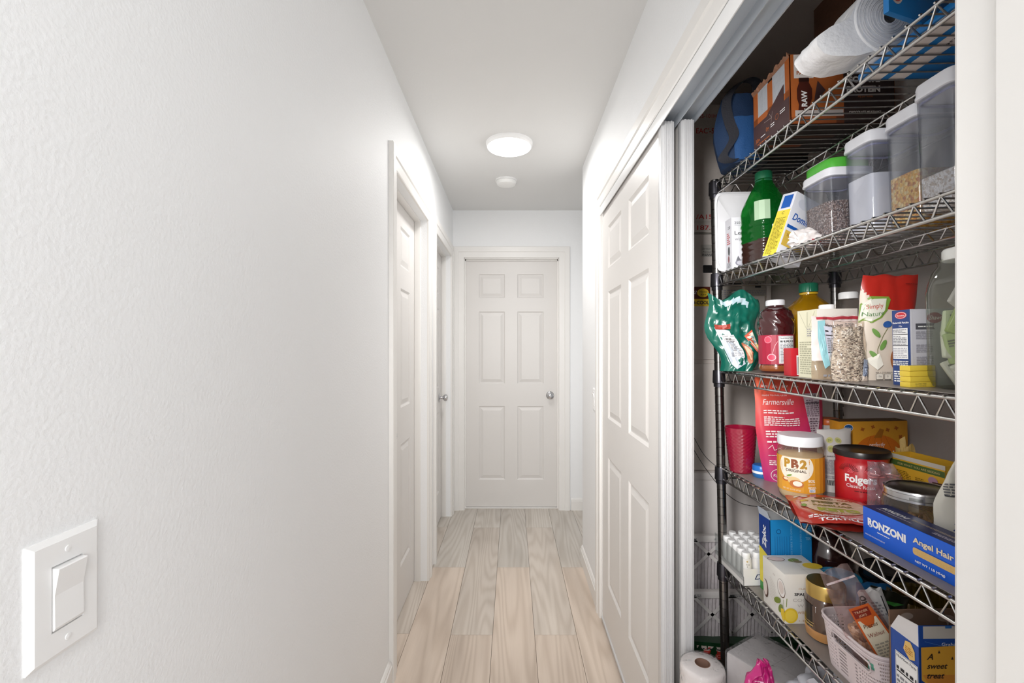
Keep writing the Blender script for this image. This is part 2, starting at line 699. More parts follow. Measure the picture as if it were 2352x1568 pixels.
def pouch(name, h, wf, tf, mats, parent, nu=18, nv=26, crumple=0.003, cs=30, seed=0, midx=None, bend=None):
    """soft bag standing on its bottom: width and thickness vary with height. Returns a map for the front print"""
    def y_(u, v):
        e = max(0.0, 1 - abs(u) ** 3) ** 0.6
        c = noise.noise(Vector((u * wf(v) * cs, v * h * cs, seed))) + 0.5 * noise.noise(Vector((u * wf(v) * cs * 2.3, v * h * cs * 2.3, seed + 9)))
        return tf(v) / 2 * e, c * crumple * min(1, e * 1.5)

    def P(u, v, side, n=0):
        t, c = y_(u, v)
        c2 = noise.noise(Vector((u * 2.2, v * 5, seed + 33)))
        x = u * wf(v) / 2 * (1 + 0.03 * c2 * (abs(u)))
        p = Vector((x, side * (t + n) + c, v * h + 0.004 * c2 * v))
        if bend:
            p = bend(p)
        return p
    verts, faces, mi = [], [], []
    for side in (-1, 1):
        for j in range(nv + 1):
            for i in range(nu + 1):
                verts.append(P(-1 + 2 * i / nu, j / nv, side))
    W = nu + 1
    off = W * (nv + 1)
    for j in range(nv):
        for i in range(nu):
            a = j * W + i
            faces.append((a, a + 1, a + 1 + W, a + W))
            mi.append(midx(-1 + 2 * (i + .5) / nu, (j + .5) / nv, -1) if midx else 0)
            a += off
            faces.append((a + W, a + 1 + W, a + 1, a))
            mi.append(midx(-1 + 2 * (i + .5) / nu, (j + .5) / nv, 1) if midx else 0)
    for i in range(nu):
        faces.append((i + 1, i, off + i, off + i + 1)); mi.append(0)
        a = nv * W + i
        faces.append((a, a + 1, off + a + 1, off + a)); mi.append(mi[-2] if midx else 0)
    for j in range(nv):
        a = j * W
        faces.append((a, a + W, off + a + W, off + a)); mi.append(0)
        a = j * W + nu
        faces.append((a + W, a, off + a, off + a + W)); mi.append(0)
    o = mk(name, verts, faces, mats, parent, True, mi=mi, ang=70)
    bmm = bmesh.new(); bmm.from_mesh(o.data)
    bmesh.ops.remove_doubles(bmm, verts=bmm.verts, dist=1e-5)
    bmm.to_mesh(o.data); bmm.free()

    def mp(x, z, n):
        v = min(1, max(0, z / h))
        u = max(-1, min(1, x / (wf(v) / 2)))
        return P(u, v, -1, n)
    return o, mp


def blob(name, sx, sy, sz, mats, parent, sub=4, amp=0.25, fs=3.0, seed=0, flat=True):
    """crumpled bag: an ico sphere pushed into sharp folds, resting flat on its base"""
    bm = bmesh.new()
    bmesh.ops.create_icosphere(bm, subdivisions=sub, radius=1.0)
    for v in bm.verts:
        d = v.co.normalized()
        q = d * fs + Vector((seed, seed * 2.1, 0))
        r = 1 + amp * (abs(noise.noise(q)) * 2 - 0.5) + amp * 0.5 * (abs(noise.noise(q * 2.4)) * 2 - 0.5) + amp * 0.22 * noise.noise(q * 6)
        p = d * r
        z = p.z
        if flat:
            z = max(z, -0.72)
            z = (z + 0.72) / 1.72
        else:
            z = (z + 1) / 2
        v.co = Vector((p.x * sx / 2, p.y * sy / 2, z * sz))
    return frombm(name, bm, mats, parent, smooth=True, ang=60)


# ================================================================== the hallway
XL, XR = -0.481, 0.438        # wall planes
ZE = 3.76                     # end wall
HC = CAMH + 1.125             # ceiling height
TOPL = 2.037                  # head of the left doors
D1, D2 = (1.883, 2.611), (2.888, 3.612)


def H(h):
    return CAMH + h


# floor: sub-floor slab with planks lying on it
floor = struct(boxes('floor', [(-0.75, 1.9, -1.5, 4.0, -0.05, -0.0075)], M('#6a5c50', 0.7)), 'pale oak plank floor of the hallway', 'floor')
WOOD = wood_mat()
pw_, pl_ = 0.193, 1.27
_pm = {}


def plank(x0, x1, y0, y1, tone):
    w, l = x1 - x0, y1 - y0
    key = (round(w, 3), round(l, 3))
    if key not in _pm:
        g = 0.0014
        o = cbox('plank', w - g, l - g, 0.0075, WOOD, floor, bev=0.0007)
        _pm[key] = o.data
    else:
        o = bpy.data.objects.new('plank', _pm[key])
        C.objects.link(o)
        o.parent = floor
    o.location = ((x0 + x1) / 2, (y0 + y1) / 2, -0.0075)
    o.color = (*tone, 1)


seam = {-2: 2.13, -1: 2.775, 0: 2.12, 1: 2.775, 2: 2.12, 3: 2.775, 4: 3.1, 5: 2.4, 6: 2.9, 7: 2.2}
rnd = random.Random(4)
for r in range(-2, 8):
    x0 = -0.282 + (r - 0) * pw_
    s = seam[r] - 4 * pl_
    while s < 4.0:
        a, b = max(s, -1.4), min(s + pl_, 3.98)
        if b - a > 0.05:
            if not (r >= 4 and b < 2.9 and False):
                f = rnd.uniform(0.93, 1.03)
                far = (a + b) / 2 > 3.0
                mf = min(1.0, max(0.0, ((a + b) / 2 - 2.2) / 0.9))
                base = tuple(p_ + (q_ - p_) * mf for p_, q_ in zip((0.80, 0.685, 0.585), (0.70, 0.655, 0.60)))  # planks greyer with depth: the hall's cooler far light painted into their colour
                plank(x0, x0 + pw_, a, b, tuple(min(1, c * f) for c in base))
        s += pl_

# walls
TH = 0.115
struct(boxes('wall_left', [
    (XL - TH, XL, -1.5, D1[0], 0, HC), (XL - TH, XL, D1[0], D1[1], TOPL, HC), (XL - TH, XL, D1[1], D2[0], 0, HC),
    (XL - TH, XL, D2[0], D2[1], TOPL, HC), (XL - TH, XL, D2[1], ZE + 0.1, 0, HC)], WALL), 'white textured wall along the left side of the hallway', 'wall')
struct(boxes('wall_end', [
    (XL - TH, -0.395, ZE, ZE + TH, 0, HC), (-0.395, 0.385, ZE, ZE + TH, H(0.735), HC), (0.385, 1.9, ZE, ZE + TH, 0, HC), (1.9, 1.95, 2.75, ZE + TH, 0, HC)], WALL),
    'white wall at the end of the hallway', 'wall')
CZ0, CZ1, CTOP = 0.446, 2.25, H(0.69)      # closet opening
struct(boxes('wall_right', [
    (XR, XR + TH, -1.5, CZ0, 0, HC), (XR, XR + TH, CZ0, CZ1, CTOP, HC), (XR, XR + TH, CZ1, 2.865, 0, HC), (XR + TH, 1.9, 2.75, 2.865, 0, HC)], WALL),
    'white wall on the right with the closet opening', 'wall')
struct(boxes('ceiling', [(XL - TH, 1.9, -1.5, ZE + 0.1, HC, HC + 0.05)], CEIL), 'flat white hallway ceiling', 'ceiling')
# closet shell
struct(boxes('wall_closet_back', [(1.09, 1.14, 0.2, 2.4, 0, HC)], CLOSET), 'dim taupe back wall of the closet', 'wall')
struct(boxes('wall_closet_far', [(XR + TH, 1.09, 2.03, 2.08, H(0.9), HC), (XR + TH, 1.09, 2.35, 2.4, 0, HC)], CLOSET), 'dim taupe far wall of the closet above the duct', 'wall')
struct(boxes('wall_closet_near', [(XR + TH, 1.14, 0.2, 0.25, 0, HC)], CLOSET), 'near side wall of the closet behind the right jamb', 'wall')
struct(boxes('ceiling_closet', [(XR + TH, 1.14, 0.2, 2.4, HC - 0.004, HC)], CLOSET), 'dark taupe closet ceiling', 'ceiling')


def baseboard(name, axis, at, a, b, side, label):
    """profiled skirting: board with a stepped, sloping top"""
    t = 0.014
    prof = [(0, 0), (t, 0), (t, 0.075), (t * 0.72, 0.079), (t * 0.72, 0.086), (t * 0.3, 0.094), (0.0, 0.097)]
    verts, faces = [], []
    for e in (a, b):
        for (p, z) in prof:
            verts.append((at + side * p, e, z) if axis == 'y' else (e, at + side * p, z))
    n = len(prof)
    for i in range(n):
        faces.append((i, (i + 1) % n, n + (i + 1) % n, n + i))
    faces += [tuple(range(n)), tuple(range(2 * n - 1, n - 1, -1))]
    o = mk(name, verts, faces, TRIM)
    bmm = bmesh.new(); bmm.from_mesh(o.data); bmesh.ops.recalc_face_normals(bmm, faces=bmm.faces); bmm.to_mesh(o.data); bmm.free()
    return struct(o, label, 'baseboard')


baseboard('baseboard_left', 'y', XL, -1.45, D1[0] - 0.08, 1, 'white baseboard under the left wall near the light switch')
baseboard('baseboard_right', 'y', XR, 2.337, 2.865, -1, 'white baseboard between the closet casing and the wall corner')
baseboard('baseboard_end', 'x', ZE, 0.48, 1.9, -1, 'white baseboard right of the end door')


# ---- doors
def casing(name, parent, axis, at, a, b, top, side, wj, wh, t=0.018):
    """mitred door casing: two legs and a head, thin at the opening with a thicker rounded back-band outside"""
    prof = [(0, 0), (0, 0.55), (0.05, 0.68), (0.48, 0.74), (0.55, 1.0), (0.95, 1.0), (1.0, 0.85), (1.0, 0)]

    def put(nm, ends):
        verts, faces = [], []
        for e in ends:
            for (s, th) in prof:
                c, z = e(s)
                p = at + side * th * t
                verts.append((p, c, z) if axis == 'y' else (c, p, z))
        n = len(prof)
        for i in range(n):
            faces.append((i, (i + 1) % n, n + (i + 1) % n, n + i))
        faces += [tuple(range(n)), tuple(range(2 * n - 1, n - 1, -1))]
        o = mk(nm, verts, faces, TRIM, parent)
        bmm = bmesh.new(); bmm.from_mesh(o.data); bmesh.ops.recalc_face_normals(bmm, faces=bmm.faces); bmm.to_mesh(o.data); bmm.free()
    put('casing', [lambda s: (a - s * wj, 0.0), lambda s: (a - s * wj, top + s * wh)])
    put('casing', [lambda s: (b + s * wj, 0.0), lambda s: (b + s * wj, top + s * wh)])
    put('head_casing', [lambda s: (a - s * wj, top + s * wh), lambda s: (b + s * wj, top + s * wh)])


PCOLS = ((0.1405, 0.4268), (0.5600, 0.8492))            # share of the width
PROWS = ((0.223, 0.831), (1.015, 1.612), (1.723, 1.921))  # m up from the foot of a 2.03 m door


def panel_door(root, width, height, thick, mat, scale_h=1.0):
    """six-panel slab in local coords: x = width 0..width, front face at y=0 facing -y, z up; sunk fields and raised panels"""
    rows = [(a * height / 2.03, b * height / 2.03) for a, b in PROWS]
    cols = [(a * width, b * width) for a, b in PCOLS]
    xs = sorted({0, width, *[c for p in cols for c in p]})
    zs = sorted({0, height, *[c for p in rows for c in p]})
    verts, faces = [], []

    def q(*pts):
        b = len(verts)
        verts.extend(pts)
        faces.append(tuple(range(b, b + len(pts))))
    dp = 0.007
    for i in range(len(xs) - 1):
        for j in range(len(zs) - 1):
            x0, x1, z0, z1 = xs[i], xs[i + 1], zs[j], zs[j + 1]
            if (x0, x1) in cols and (z0, z1) in rows:
                e = 0.010
                o = [(x0, 0, z0), (x1, 0, z0), (x1, 0, z1), (x0, 0, z1)]
                n = [(x0 + e, dp, z0 + e), (x1 - e, dp, z0 + e), (x1 - e, dp, z1 - e), (x0 + e, dp, z1 - e)]
                for k in range(4):
                    q(o[k], o[(k + 1) % 4], n[(k + 1) % 4], n[k])
                q(*n)
            else:
                q((x0, 0, z0), (x1, 0, z0), (x1, 0, z1), (x0, 0, z1))
    w, h, t = width, height, thick
    q((0, t, 0), (0, t, h), (w, t, h), (w, t, 0))
    q((0, 0, 0), (0, 0, h), (0, t, h), (0, t, 0))
    q((w, 0, 0), (w, t, 0), (w, t, h), (w, 0, h))
    q((0, 0, h), (w, 0, h), (w, t, h), (0, t, h))
    q((0, 0, 0), (0, t, 0), (w, t, 0), (w, 0, 0))
    mk('slab', verts, faces, mat, root)
    for (x0, x1) in cols:
        for (z0, z1) in rows:
            g, s = 0.015, 0.022
            X0, X1, Z0, Z1 = x0 + g, x1 - g, z0 + g, z1 - g
            lo = [(X0, dp - .0002, Z0), (X1, dp - .0002, Z0), (X1, dp - .0002, Z1), (X0, dp - .0002, Z1)]
            hi = [(X0 + s, 0.0012, Z0 + s), (X1 - s, 0.0012, Z0 + s), (X1 - s, 0.0012, Z1 - s), (X0 + s, 0.0012, Z1 - s)]
            vv = lo + hi
            ff = [(k, (k + 1) % 4, 4 + (k + 1) % 4, 4 + k) for k in range(4)] + [(4, 5, 6, 7)]
            mk('panel', vv, ff, mat, root)


def knob(root, loc, direction):
    """round passage knob: rosette, neck, ball, with its spindle along local +z turned to direction"""
    k = lathe('knob', [(0.0, 0), (0.032, 0.0), (0.033, 0.004), (0.028, 0.009), (0.014, 0.011), (0.011, 0.016), (0.011, 0.030), (0.018, 0.034), (0.0255, 0.043),
                       (0.027, 0.051), (0.024, 0.059), (0.016, 0.063), (0.007, 0.064), (0.007, 0.062), (0.0, 0.062)], NICKEL, root, seg=36)
    k.location = loc
    k.rotation_mode = 'QUATERNION'
    k.rotation_quaternion = Vector(direction).to_track_quat('Z', 'Y')
    return k


def empty(name, loc=(0, 0, 0), rz=0.0):
    o = bpy.data.objects.new(name, None)
    C.objects.link(o)
    o.location = loc
    o.rotation_euler = (0, 0, rz)
    o.empty_display_size = 0.05
    return o


# left doors: closed slabs set back behind the jamb
for idx, (z0, z1) in ((1, D1), (2, D2)):
    d = empty('door_%d' % idx, (XL, (z0 + z1) / 2, 0))
    lab = ['first white six-panel door on the left wall, nearest the light switch', 'second white six-panel door on the left wall, next to the end door'][idx - 1]
    struct(d, lab, 'door')
    d.rotation_euler = (0, 0, 0)
    W = z1 - z0
    bpy.context.view_layer.update()
    slab_root = d
    # jamb and stop
    jt = 0.02
    a, b = -W / 2, W / 2
    boxes('jamb', [(-TH, 0.001, a - jt + 0.004, a - 0.004, 0, TOPL + 0.002), (-TH, 0.001, b + 0.004, b + jt, 0, TOPL + 0.002), (-TH, 0.001, a - 0.004, b + 0.004, TOPL + 0.002, TOPL + jt)], TRIM, d)
    boxes('door_stop', [(-0.071, -0.036, a - 0.004, a + 0.006, 0, TOPL), (-0.071, -0.036, b - 0.006, b + 0.004, 0, TOPL), (-0.071, -0.036, a, b, TOPL - 0.008, TOPL + 0.002)], TRIM, d, bev=0.0015)
    lst = 'abh'
    if idx == 1:
        casing('casing', d, 'y', 0.0, a, b, TOPL, 1, 0.077, 0.092)
    else:
        casing('casing', d, 'y', 0.0, a, b, TOPL, 1, 0.077, 0.092)
    # slab (hinged leaf) as parts: rotate the local frame so that its front faces +x
    before = set(bpy.data.objects)
    panel_door(d, W - 0.006, TOPL - 0.014, 0.035, DOORM)
    R = Matrix.Translation((-0.0715, a + 0.003, 0.008)) @ Matrix.Rotation(PI / 2, 4, 'Z')
    for o in set(bpy.data.objects) - before:
        o.data.transform(R)
    if idx == 2:
        knob(d, (-0.0715, 3.50 - (z0 + z1) / 2, H(-0.373)), (1, 0, 0))
    else:
        knob(d, (-0.0715, a + 0.07, H(-0.373)), (1, 0, 0))

# end door
d = struct(empty('door_3', (0, ZE, 0)), 'white six-panel door with a round silver knob at the end of the hallway', 'door')
EL, ER, ET = -0.39, 0.383, H(0.7376)
boxes('jamb', [(EL - 0.01, EL + 0.004, -0.001, TH, 0, ET + .006), (ER - 0.004, ER + 0.01, -0.001, TH, 0, ET + .006), (EL, ER, -0.001, TH, ET - 0.006, ET + 0.01)], TRIM, d)
casing('casing', d, 'x', 0.0, EL, ER, ET, -1, 0.088, 0.090)
boxes('door_stop', [(EL + 0.003, EL + 0.012, 0.035, 0.047, 0, ET - 0.006), (ER - 0.012, ER - 0.003, 0.035, 0.047, 0, ET - 0.006), (EL, ER, 0.035, 0.047, ET - 0.017, ET - 0.006)], TRIM, d)
before = set(bpy.data.objects)
panel_door(d, 0.757, 2.028, 0.035, DOORM)
for o in set(bpy.data.objects) - before:
    o.data.transform(Matrix.Translation((-0.381, 0.05, 0.010)))
knob(d, (0.314, 0.05, H(-0.386)), (0, -1, 0))
boxes('threshold', [(EL, ER, 0.03, 0.1, 0, 0.006)], TRIM, d, bev=0.002)

# ---- closet opening
cl = struct(empty('trim_1', (XR, (CZ0 + CZ1) / 2, 0)), 'white casing and jamb framing the closet opening', 'door casing')
cc = (CZ0 + CZ1) / 2
casing('casing', cl, 'y', 0.0, CZ0 - cc, CZ1 - cc, CTOP, -1, 0.083, 0.088)
boxes('jamb', [(-0.0005, TH, CZ0 - cc - 0.001, CZ0 - cc + 0.001, 0, CTOP), (-0.0005, TH, CZ1 - cc - 0.012, CZ1 - cc + 0.004, 0, CTOP), (-0.0005, TH, CZ0 - cc, CZ1 - cc, CTOP - 0.004, CTOP + 0.004)], TRIM, cl)
# sliding-door track: fascia, two partition fins and the web above them
tr = struct(empty('trim_2', (0, cc, 0)), 'white metal sliding-door track under the closet head', 'door track')
ha, hb = CZ0 - cc + 0.002, CZ1 - cc - 0.013
boxes('track_fascia', [(0.4270, 0.4305, ha, hb, H(0.644), CTOP - 0.005)], M('#eeeeee', 0.3, var=.01), tr, bev=0.001)
boxes('track_web', [(0.4305, 0.545, ha, hb, CTOP - 0.008, CTOP - 0.005)], TRACKM, tr)
boxes('track_fin', [(0.4810, 0.4835, ha, hb, H(0.654), CTOP - 0.008)], TRACKM, tr)
boxes('track_fin', [(0.5330, 0.5365, ha, hb, H(0.662), CTOP - 0.008)], TRACKM, tr)

for idx, (xf, zn, lab) in ((4, (0.436, 1.345, 'front sliding closet door, white six-panel leaf facing the hallway')),
                           (5, (0.490, 1.335, 'rear sliding closet door, mostly hidden behind the front leaf'))):
    d = struct(empty('door_%d' % idx, (xf, zn, 0)), lab, 'sliding door')
    wd = 0.890
    before = set(bpy.data.objects)
    panel_door(d, wd - 0.004, H(0.664) - 0.012, 0.030, DOORM)
    # front faces -x: local x runs away from the camera
    R = Matrix(((0, 1, 0, 0.003), (-1, 0, 0, wd), (0, 0, 1, 0.012), (0, 0, 0, 1)))
    for o in set(bpy.data.objects) - before:
        o.data.transform(R)
    hgt = H(0.660)
    chan = [(-0.001, 0.034, -0.003, 0.001, 0.008, hgt), (-0.0025, 0.0005, -0.003, 0.022, 0.008, hgt), (0.0325, 0.0355, -0.003, 0.022, 0.008, hgt),
            (0.006, 0.0115, -0.0075, -0.002, 0.008, hgt), (0.017, 0.0195, -0.0065, -0.002, 0.008, hgt), (0.025, 0.029, -0.0075, -0.002, 0.008, hgt)]
    boxes('edge_channel', chan, M('#d2d2d3', 0.3, metal=0.1, var=.01), d, bev=0.0006)
    boxes('bottom_rail', [(-0.003, 0.0355, 0.0, wd, 0.006, 0.020)], M('#d2d2d3', 0.3, metal=0.1, var=.01), d, bev=0.0006)

# ---- ceiling fixture, smoke alarm, wall switches
cl_ = tag(empty('ceiling_light', (-0.015, 2.53, HC)), 'round flat white LED ceiling light glowing over the hallway', 'ceiling light')
lathe('housing', [(0.128, 0), (0.128, -0.010), (0.1255, -0.019), (0.120, -0.024)][::-1], M('#fafafa', 0.3, var=.01), cl_, seg=64)
lathe('diffuser', [(0.0, -0.036), (0.06, -0.0355), (0.10, -0.0325), (0.116, -0.027), (0.121, -0.020)], emit('#fffdf8', 6.0, 'lit_diffuser'), cl_, seg=64)
sm = tag(empty('smoke_alarm', (-0.0385, 3.09, HC)), 'round white smoke alarm on the ceiling beyond the light', 'smoke alarm')
lathe('base', [(0.070, -0.008), (0.074, -0.006), (0.074, 0)], WHITE, sm, seg=48)
lathe('cover', [(0.0, -0.034), (0.045, -0.034), (0.060, -0.030), (0.0665, -0.018), (0.0665, -0.010), (0.062, -0.008)], M('#f4f4f2', 0.35), sm, seg=48)


def switch_plate(root, w, h, rocker=True):
    """plate in local coords lying in the x-z plane, facing -y"""
    a, b = w / 2, h / 2
    vv, ff = [], []
    for (s, y) in ((1.0, 0.0), (1.0, -0.0022), (0.0, -0.0062)):
        e = 0.0 if s else 0.0055
        vv += [(-a + e, y, -b + e), (a - e, y, -b + e), (a - e, y, b - e), (-a + e, y, b - e)]
    for k in range(2):
        for i in range(4):
            ff.append((4 * k + i, 4 * k + (i + 1) % 4, 4 * k + 4 + (i + 1) % 4, 4 * k + 4 + i))
    # front with the rectangular window
    rw, rh = 0.0175, 0.0345
    vv += [(-rw, -0.0062, -rh), (rw, -0.0062, -rh), (rw, -0.0062, rh), (-rw, -0.0062, rh)]
    for i in range(4):
        ff.append((8 + i, 8 + (i + 1) % 4, 12 + (i + 1) % 4, 12 + i))
    vv += [(-rw, -0.003, -rh), (rw, -0.003, -rh), (rw, -0.003, rh), (-rw, -0.003, rh)]
    for i in range(4):
        ff.append((12 + i, 12 + (i + 1) % 4, 16 + (i + 1) % 4, 16 + i))
    ff.append((16, 17, 18, 19))
    P = M('#f0f0f0', 0.3, var=.01)
    mk('plate', vv, ff, P, root)
    # rocker: sloping upper half stands proud at the top
    rw, rh = 0.0160, 0.0325
    pr = [(-rh, -0.0070), (-rh + 0.003, -0.0085), (0.004, -0.0080), (rh - 0.001, -0.0128), (rh, -0.0115)]
    vv, ff = [], []
    for x in (-rw, rw):
        vv += [(x, y, z) for z, y in pr] + [(x, -0.003, rh), (x, -0.003, -rh)]
    n = len(pr) + 2
    for i in range(n):
        ff.append((i, (i + 1) % n, n + (i + 1) % n, n + i))
    ff += [tuple(range(n)), tuple(range(2 * n - 1, n - 1, -1))]
    r = mk('rocker', vv, ff, P, root)
    for z in (b - 0.0165, -b + 0.0165):
        s = lathe('screw', [(0.0034, 0), (0.0032, 0.0008), (0.0, 0.0012)], P, root, seg=20)
        s.rotation_euler = (PI / 2, 0, 0)
        s.location = (0, -0.0062, z)
    return root


s1 = tag(empty('light_switch', (XL, 0.4935, H(-0.2605)), PI / 2), 'white rocker light switch on the left wall, lower corner', 'light switch')
switch_plate(s1, 0.0795, 0.127)
s2 = tag(empty('light_switch', (XR, 2.44, H(-0.27)), -PI / 2), 'small white rocker switch on the right wall beside the closet casing', 'light switch')
switch_plate(s2, 0.075, 0.118)

# ================================================================== closet background: air handler, duct box, filters
FZ = 1.90
fu = tag(empty('air_handler', (0.80, FZ, 0)), 'tall grey furnace cabinet behind the wire shelving', 'furnace')
FM = M('#dad2cc', 0.45, var=0.03, vscale=6)
x0f, x1f = 0.60 - 0.80, 1.064 - 0.80
boxes('cabinet', [(x0f, x1f, 0.012, 0.44, H(-0.505), H(0.475))], FM, fu, bev=0.004)
boxes('access_panel', [(x0f + 0.004, x1f - 0.022, 0.0, 0.012, H(-0.045), H(0.470))], FM, fu, bev=0.003)
boxes('access_panel', [(x0f + 0.004, x1f - 0.004, 0.0, 0.012, H(-0.500), H(-0.062))], FM, fu, bev=0.003)
boxes('corner_post', [(x1f - 0.018, x1f, -0.006, 0.012, H(-0.05), H(0.472))], FM, fu, bev=0.002)
hd = boxes('handle_recess', [(0.785 - 0.80, 0.845 - 0.80, -0.003, 0.006, H(0.310), H(0.344))], BLACK, fu, bev=0.006)
a = Art()
a.rect(0, 0, 0.062, 0.05, M('#b9b6b0', 0.5)).text('Servicio', 0.006, 0.030, 0.011, INK, shear=0.3).text('Premium', 0.008, 0.017, 0.010, INK, shear=0.3).small(0.005, 0.004, 0.05, 0.010, 2, INK)
a.build('rating_label', fu, fmap((0.777 - 0.80, 0.0, H(0.377)), (1, 0, 0), (0, 0, 1), (0, -1, 0)))
a = Art()
a.rect(0, 0, 0.076, 0.080, M('#5c1f14', 0.4))
a.rect(0, 0, 0.076, 0.030, YEL)
a.ell(0.046, 0.055, 0.024, 0.018, YEL)
a.text('Home', 0.046, 0.056, 0.012, INK, align='c', shear=0.3, width=0.032)
a.text('Xtra', 0.046, 0.045, 0.010, INK, align='c', shear=0.3, width=0.024)
a.text('R?', 0.002, 0.050, 0.020, WHITE, width=0.018, bold=.02)
a.text('9-COOL', 0.038, 0.008, 0.019, INK, align='c', width=0.066, bold=0.03)
a.build('warning_sticker', fu, fmap((0.740 - 0.80, 0.0, H(0.174)), (1, 0, 0), (0, 0, 1), (0, -1, 0)))
PAP = M('#a9a39a', 0.6)
a = Art()
a.rect(0, 0, 0.098, 0.15, PAP).rect(0.012, 0.125, 0.082, 0.014, INK).small(0.008, 0.01, 0.08, 0.105, 12, GREYINK, 5)
a.rect(0.108, 0.085, 0.095, 0.062, PAP).rect(0.150, 0.120, 0.024, 0.018, INK).small(0.114, 0.092, 0.08, 0.02, 3, GREYINK, 6)
a.build('rating_label', fu, fmap((0.850 - 0.80, 0.0, H(0.130)), (1, 0, 0), (0, 0, 1), (0, -1, 0)))

pn = tag(boxes('platform_box', [(0.56, 1.085, 1.885, 2.34, 0, H(-0.535)), (0.56, 1.085, 1.875, 2.34, H(-0.535), H(-0.506))], M('#f0ebe9', 0.6, bump=.1, var=.02), bev=0.002),
         'pale boxed platform carrying the furnace', 'platform')
dk = tag(empty('duct_box', (0.80, FZ, 0)), 'foil-faced duct board box with red printing above the furnace', 'duct')
DB = M('#c8c0ba', 0.55, bump=0.5, bscale=60, var=0.06)
boxes('duct_board', [(x0f, 0.285, 0.0, 0.125, H(0.478), H(1.003))], DB, dk, bev=0.002)
RI = M('#b83030', 0.6)
a = Art()
a.text("EAC'-587A,", 0.0, 0.0, 0.030, RI, width=0.125, bold=0.01)
a.build('printing', dk, fmap((0.758 - 0.80, 0.0, H(0.885)), (1, 0, 0), (0, 0, 1), (0, -1, 0)))
a = Art()
a.text('25-101H —', 0.012, 0.064, 0.022, RI, width=0.10)
a.build('printing', dk, fmap((0.758 - 0.80, 0.0, H(0.885)), (1, 0, 0), (0, 0, 1), (0, -1, 0)))
a = Art()
a.text('/A15  · (P)·', 0.0, 0.045, 0.026, RI, width=0.155, bold=.01).text('187.5-R', 0.004, 0.0, 0.026, RI, width=0.11, bold=.01)
a.line([(-0.01, 0.032), (0.3, 0.034)], 0.002, PAP).line([(-0.01, -0.014), (0.3, -0.012)], 0.004, PAP)
a.build('printing', dk, fmap((0.758 - 0.80, 0.0, H(0.488)), (1, 0, 0), (0, 0, 1), (0, -1, 0)))


def furnace_filter(x0, x1, y, z0, z1, label, dw, phase, seed):
    w, h = x1 - x0, z1 - z0
    r = tag(empty('air_filter', ((x0 + x1) / 2, y, z0)), label, 'air filter', 'pleated furnace filters below the furnace')
    CB = M('#f0ecea', 0.6, var=.03)
    t, fw = 0.024, 0.024
    boxes('frame', [(-w / 2, w / 2, 0, t, 0, fw), (-w / 2, w / 2, 0, t, h - fw, h), (-w / 2, -w / 2 + fw, 0, t, fw, h - fw), (w / 2 - fw, w / 2, 0, t, fw, h - fw)], CB, r, bev=0.001)
    # pleated medium
    n = int(w / 0.007)
    vv, ff = [], []
    for i in range(n + 1):
        x = -w / 2 + 0.01 + (w - 0.02) * i / n
        yy = 0.008 if i % 2 else 0.016
        vv += [(x, yy, 0.005), (x + 0.012, yy, h - 0.005)]
    for i in range(n):
        ff.append((2 * i, 2 * i + 2, 2 * i + 3, 2 * i + 1))
    mk('pleated_medium', vv, ff, M('#d8d2d4', 0.9, bump=0.6, bscale=120, var=0.2, vscale=60), r)
    # die-cut diamond lattice on the face
    bm = bmesh.new()

    def bar(p, q, wd=0.0120):
        p, q = Vector((p[0], 0, p[1])), Vector((q[0], 0, q[1]))
        d_ = (q - p).normalized()
        n_ = Vector((-d_.z, 0, d_.x)) * wd / 2
        vs_ = [bm.verts.new(v) for v in (p + n_, p - n_, q - n_, q + n_, p + n_ + Vector((0, .002, 0)), p - n_ + Vector((0, .002, 0)), q - n_ + Vector((0, .002, 0)), q + n_ + Vector((0, .002, 0)))]
        for f in ((0, 1, 2, 3), (4, 7, 6, 5), (0, 4, 5, 1), (1, 5, 6, 2), (2, 6, 7, 3), (3, 7, 4, 0)):
            bm.faces.new([vs_[i] for i in f])
    x = -w / 2 - phase
    zt, zb = h - fw * 0.6, h - fw * 0.6 - dw * 0.95
    while x < w / 2:
        for (p, q) in (((x, zt), (x + dw / 2, zb + (zt - zb) / 2)), ((x + dw / 2, zb + (zt - zb) / 2), (x + dw, zt)), ((x + dw / 2, zb + (zt - zb) / 2), (x, zb)), ((x + dw / 2, zb + (zt - zb) / 2), (x + dw, zb))):
            ok = all(-w / 2 <= t_[0] <= w / 2 for t_ in (p, q))
            if ok:
                bar((p[0], max(0.01, p[1])), (q[0], max(0.01, q[1])))
        x += dw
    frombm('lattice', bm, CB, r)
    a_ = Art()
    a_.text('LE', w * 0.42, h - 0.016, 0.010, INK).small(w * 0.47, h - 0.019, 0.05, 0.012, 2, GREYINK, seed).small(w * 0.1, h - 0.019, 0.06, 0.012, 2, GREYINK, seed + 1)
    a_.build('printing', r, fmap((-w / 2, 0, 0), (1, 0, 0), (0, 0, 1), (0, -1, 0)))
    return r


